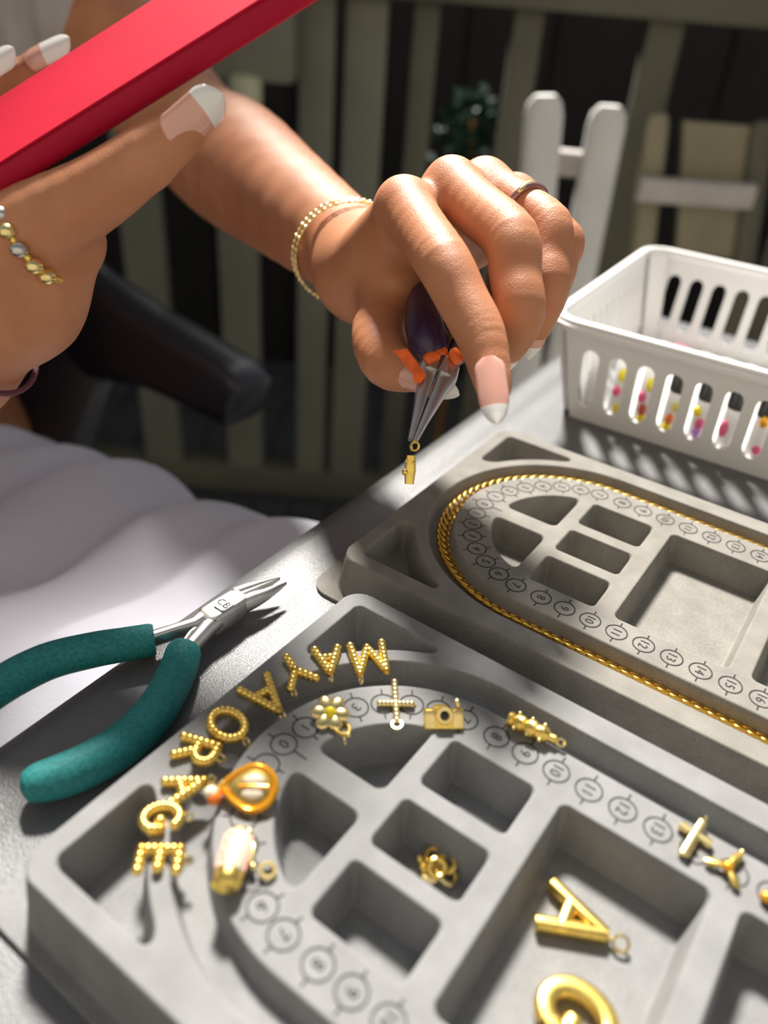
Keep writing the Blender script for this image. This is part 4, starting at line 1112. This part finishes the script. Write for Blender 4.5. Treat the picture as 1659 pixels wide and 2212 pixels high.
    pip = [(J[k][1], unit(J[k][1] - J[k][0]), HL[k][1][1]) for k in ('index', 'middle', 'ring', 'little')]
    dip = [(J[k][2], unit(J[k][3] - J[k][1]), HL[k][1][2]) for k in ('index', 'middle')] + [(J['thumb'][2], unit(J['thumb'][3] - J['thumb'][1]), .9), (RT[3], unit(RT[4] - RT[2]), .92)]
    def disp(P, D):            # creases over the joints
        out = np.zeros(len(P))
        for c, t, r in pip + dip:
            q = P - c; s = q @ t; m = np.linalg.norm(q, axis=1) < r * 1.8
            w = np.exp(-(s / (r * .55)) ** 2) * m
            out += w * .014 * np.cos(s * 2 * PI / .30 + .8 * np.sin(P[:, 0] * 5))
        return out
    h = .10
    xs = graded(-78, 12, [(-15.5, 8.5)], h, 1.0); ys = graded(16, 88, [(22.5, 35.5)], h, 1.0); zs = graded(-38, 52, [(5.5, 16.5)], h, 1.0)
    V, F = surface(f, (xs, ys, zs), disp)
    V = smooth_mesh(V, F, 2, .5)
    quad_obj('body', V, F, MT['skin'], root, PB)
    # ---- clothes
    t = Field(); t.group(6, 4)
    t.ell((-44, 65, 8), (16.3, 11.4, 13.5), rotz(.8)).cone(SL * .8 + SR * .2, SR * .8 + SL * .2, 6.4, 6.4)
    t.group(3, 3).cone(SL, SL * .56 + EL * .44, 6.3, 5.6).cone(SR, SR * .66 + ER * .34, 6.3, 5.7)
    def fold_t(P, D): return .28 * np.sin(P[:, 0] * .9 + P[:, 2] * .55 + 1.3 * np.sin(P[:, 1] * .5)) + .14 * np.sin(P[:, 0] * 2.3 - P[:, 1] * 1.1) + np.maximum(0, -3.5 - P[:, 2]) * 1.5
    g = lambda a, b, s: np.arange(a, b, s)
    V, F = surface(t, (g(-80, -18, .55), g(36, 92, .55), g(-8, 30, .55)), fold_t, block=10)
    quad_obj('top', smooth_mesh(V, F, 2), F, MT['grey_cloth'], root, PB)
    K1, K2 = at(640, 1402, 46), at(330, 1680, 38); H1, H2 = at(-110, 1165, 62), at(-520, 1390, 52)
    tr = Field(); tr.group(6, 3)
    tr.cone(H1, K1, 9.6, 6.2).cone(H2, K2, 9.6, 6.4).cone(H1 * .6 + H2 * .4 + np.array([0, 0, -1]), K1 * .5 + K2 * .5 + np.array([-9, 6, -4]), 8.5, 4.5)
    A1, A2 = np.array([K1[0] + 1, K1[1] - 2, FLOOR + 7]), np.array([K2[0] - 1, K2[1] - 4, FLOOR + 7])
    tr.ell((-52, 61, -26), (15, 13, 10.5), rotz(.8))
    tr.group(4, 4).cone(K1, A1, 6.0, 4.4).cone(K2, A2, 6.2, 4.4)
    d1 = unit(K1 - H1)
    def fold(P, D):
        s = (P - H1) @ d1; q = P[:, 0] * .35 - P[:, 1] * .25 + P[:, 2] * .5
        return .6 * np.sin(s * .62 + 1.6 * np.sin(q * .5) + q * .35) * np.exp(-np.maximum(s - 22, 0) / 12) + .3 * np.sin(s * 1.35 - q * .8) * np.exp(-np.maximum(s - 14, 0) / 9) + .5 * np.sin(q * 1.1 + .25 * s)
    V, F = surface(tr, (g(-84, 4, .62), g(8, 92, .62), g(FLOOR + 1, -4, .62)), fold, block=10)
    quad_obj('trousers', smooth_mesh(V, F, 3), F, MT['white_cloth'], root, PB)
    for A in (A1, A2):
        d = unit(np.array([.85, -.55, 0])); b = B(PB)
        b.sweep([A + np.array([0, 0, -4.6]) - d * 5, A + np.array([0, 0, -4.2]) - d * 2, A + np.array([0, 0, -4.2]) + d * 6, A + np.array([0, 0, -5.2]) + d * 13, A + np.array([0, 0, -5.6]) + d * 16.5],
                [2.6, 3.4, 3.9, 4.2, 2.5], [2.2, 2.7, 2.7, 1.7, 1.2], n=2.6, seg=16); b.build('shoe', MT['grey_cloth'], root)
    hr = Field(); hr.group(3, 3).ell((-42.5, 63.5, 40), (9.2, 10.2, 11), rotz(-.75)).cone((-47, 68, 40), (-50, 71, 20), 7, 5.5)
    V, F = surface(hr, (g(-64, -28, .8), g(48, 82, .8), g(12, 54, .8)), lambda P, D: np.maximum(0, 4.5 - ((P - np.array([-40, 61.5, 38])) @ unit(np.array([-.7, .7, .35]))) - 3.5) * .6, block=10)
    quad_obj('hair', smooth_mesh(V, F, 2), F, MT['hair'], root, PB)
    # ---- nails
    def nail(p, tip, n, w, tipf, name='nail', lift=0.0, almond=.55):
        d = tip - p; ln = np.linalg.norm(d); d = d / ln; n = unit(n - d * (n @ d)); s = np.cross(d, n)
        def patch(t0, t1, m_, parent):
            NT, NS = 12, 10; V = []; F = []
            for lay in (0, 1):
                for i in range(NT + 1):
                    t = t0 + (t1 - t0) * i / NT
                    wf = 1.0 if t < almond else max(.03, math.sqrt(max(0, 1 - ((t - almond) / (1 - almond)) ** 2 * .998)) ** 1.25)
                    wf *= math.sqrt(1 - (1 - t / .16) ** 2 * .85) if t < .16 else 1
                    for k in range(NS + 1):
                        q = k / NS * 2 - 1
                        V.append(p + d * ln * t + s * (w / 2 * wf * q) + n * (.10 * math.sin(min(1, t * 1.2) * PI * .6) - .20 * w * wf * q * q * 1.0 - (.05 if lay else 0) + lift + (.006 if t0 > 0 else 0)))
            m = (NT + 1) * (NS + 1); g_ = lambda i, k: i * (NS + 1) + k
            for i in range(NT):
                for k in range(NS):
                    F += [(g_(i, k), g_(i + 1, k), g_(i + 1, k + 1), g_(i, k + 1)), (m + g_(i, k), m + g_(i, k + 1), m + g_(i + 1, k + 1), m + g_(i + 1, k))]
                F += [(g_(i, 0), m + g_(i, 0), m + g_(i + 1, 0), g_(i + 1, 0)), (g_(i, NS), g_(i + 1, NS), m + g_(i + 1, NS), m + g_(i, NS))]
            for k in range(NS): F += [(g_(0, k), g_(0, k + 1), m + g_(0, k + 1), m + g_(0, k)), (g_(NT, k), m + g_(NT, k), m + g_(NT, k + 1), g_(NT, k + 1))]
            return B(PB).add(V, F).build('fingernail' if t0 == 0 else 'white_tip', MT[m_], parent, sh=70)
        nb = patch(0, 1 - tipf, 'nail', root); patch(1 - tipf, 1, 'nail_tip', nb)
    tc = lambda p: unit(CAMP - p)
    P = J['index']; r0 = at(1055, 768, 24.5); nail(r0, at(1074, 918, 23.9), tc(r0) + np.array([.0, 0, .12]), .94, .28)
    r0 = at(862, 812, 28.65); nail(r0, at(992, 852, 28.9), tc(r0) + np.array([0, 0, -.35]), .95, .34)
    r0 = at(366, 304, 24.75); nail(r0, at(480, 202, 24.8), tc(r0) + np.array([.55, .0, .15]), 1.25, .36, almond=.72)
    r0 = at(52, 128, 35.6); nail(r0, at(152, 84, 35.5), tc(r0) + np.array([-.2, 0, .9]), 1.15, .62, almond=.72)
    r0 = at(-55, 160, 34.8); nail(r0, at(32, 106, 34.7), tc(r0) + np.array([-.2, 0, .9]), 1.15, .62, almond=.72)
    for k in ('middle', 'ring', 'little'):
        Q = J[k]; d = unit(Q[3] - Q[2]); nn = unit(unit(Q[2] - Q[1]) - d); r = HL[k][1][3]
        b0 = Q[3] - d * .35 + nn * (r + .02); nail(b0, b0 + d * 1.5, nn, .85, .35)

# ================================================================== what the person wears and holds
def build_worn():
    # ring on the ring finger
    P = J['ring']; c = P[0] * .34 + P[1] * .66; ax = unit(P[1] - P[0])
    o = c; root = empty('finger_ring', o); tag(root, 'rose enamel and gold ring on the hand with the pliers', 'ring')
    B(o).torus(c, .97, .13, ax=ax, seg=36, m=12).build('band', MT['rose'], root)
    up_ = unit(CAMP - c + np.array([6, 0, 22])); up_ = unit(up_ - ax * (up_ @ ax)); sd_ = np.cross(ax, up_)
    b = B(o); b.sweep([c + (up_ * math.cos(t) + sd_ * math.sin(t)) * 1.03 + ax * .12 * math.sin(t * 3) for t in np.linspace(-.75, .25, 10)], [.05, .1, .12, .12, .12, .12, .12, .12, .1, .05], .09, seg=8); b.build('gold_wave', MT['gold_pale'], root)
    # bracelet on the same wrist
    d = unit(EL - WL); c = WL + d * 2.1 + np.array([0, 0, -.15]); root = empty('bracelet', c); tag(root, 'thin gold chain bracelet on the wrist behind the pliers hand', 'bracelet')
    axb = unit(d + np.array([.25, .1, .25])); u0 = unit(np.cross(axb, [0, 0, 1.])); w0 = np.cross(axb, u0)
    for k, off_ in ((0, 0), (1, .35)):
        b = B(c); N = 56
        for i in range(N):
            t = 2 * PI * i / N; q = c + d * off_ + (u0 * math.cos(t) * 2.55 + w0 * math.sin(t) * 2.75); b.ball(q, .10 if i % 2 else .075, 6, 4)
        b.torus(c + d * off_, 1, .045, ax=axb, seg=2) if False else None
        b.sweep([c + d * off_ + (u0 * math.cos(t) * 2.55 + w0 * math.sin(t) * 2.75) for t in np.linspace(0, 2 * PI, 40, endpoint=False)], .05, seg=6, up=axb, closed=True)
        b.build('strand', MT['gold_pale'], root)
    q = at(735, 582, 35.3); B(c).ball(q, .28, 12, 8).build('bead', MT['silver'], root)
    # thumb ring on the hand with the case
    c = at(84, 518, 26.75); ax = unit(RT[2] - RT[0]); root = empty('finger_ring', c); tag(root, 'gold ring set with pale stones on the thumb under the red case', 'ring')
    rr = 1.50; B(c).torus(c, rr, .13, ax=ax, seg=36, m=10).build('band', MT['gold'], root)
    v = unit(CAMP - c); v = unit(v - ax * (v @ ax)); s_ = np.cross(ax, v)
    if s_[2] < 0: s_ = -s_
    for i, t in enumerate((.85, .45, .05, -.35, -.7)):
        q = c + (v * math.cos(t) + s_ * math.sin(t)) * (rr + .08)
        B(c).ball(q, (.30, .30, .26), 10, 8).build('stone', MT['silver'] if i % 2 == 0 and i < 4 else MT['gold_pale'], root)
    # string bracelet
    c = at(-48, 722, 29.2); ax = unit(WR - at(40, 640, 28.2)); root = empty('bracelet', c); tag(root, 'plum string bracelet with a gold bead under the red case hand', 'bracelet')
    B(c).torus(c, 2.42, .11, ax=ax, seg=36, m=8).build('string', MT['string'], root)
    B(c).ball(at(22, 800, 28.9), .2, 10, 8).build('bead', MT['gold'], root); B(c).ball(at(50, 768, 28.9), .24, 10, 8).build('knot', MT['string'], root)
    # the red case
    A, Bc = at(-170, 462, 25.7), at(760, -122, 24.2); D0 = at(-170, 322, 31.6)
    lx = unit(Bc - A); wy = D0 - A; wy = wy - lx * (wy @ lx); W_ = np.linalg.norm(wy); wy = wy / W_; nz = np.cross(lx, wy)
    if nz @ (CAMP - A) < 0: nz = -nz
    Ln = np.linalg.norm(Bc - A); c = A + lx * Ln / 2 + wy * W_ / 2; o = c
    root = empty('phone_case', o); tag(root, 'bright red slim case held up in the hand at the left', 'phone case')
    pl = []; hw, hh, r = Ln / 2, W_ / 2, .9
    for sx, sy, a0 in ((1, 1, 0), (-1, 1, PI / 2), (-1, -1, PI), (1, -1, 1.5 * PI)):
        pl += [(sx * (hw - r) + r * math.cos(a0 + k * PI / 12), sy * (hh - r) + r * math.sin(a0 + k * PI / 12)) for k in range(7)]
    B(o).prism(pl, c, lx, wy, nz, -.02, .06).build('back_face', MT['red_case'], root)
    ring = [c + lx * p[0] * (1 - .25 / hw) + wy * p[1] * (1 - .25 / hh) - nz * .42 for p in pl]
    B(o).sweep(ring, .34, .44, n=3.0, seg=14, up=nz, closed=True).build('side_frame', MT['red_case_edge'], root)
    B(o).prism([(p[0] * .96, p[1] * .93) for p in pl], c, lx, wy, nz, -.86, -.6).build('screen', MT['black_cap'], root)
# ================================================================== assemble
build_setting()
build_railing()
build_table()
build_trays()
build_chain()
build_teal_pliers()
build_held_pliers()
build_charms()
build_basket()
build_background()
build_armchair()
build_shade_parasol()
build_person()
build_worn()
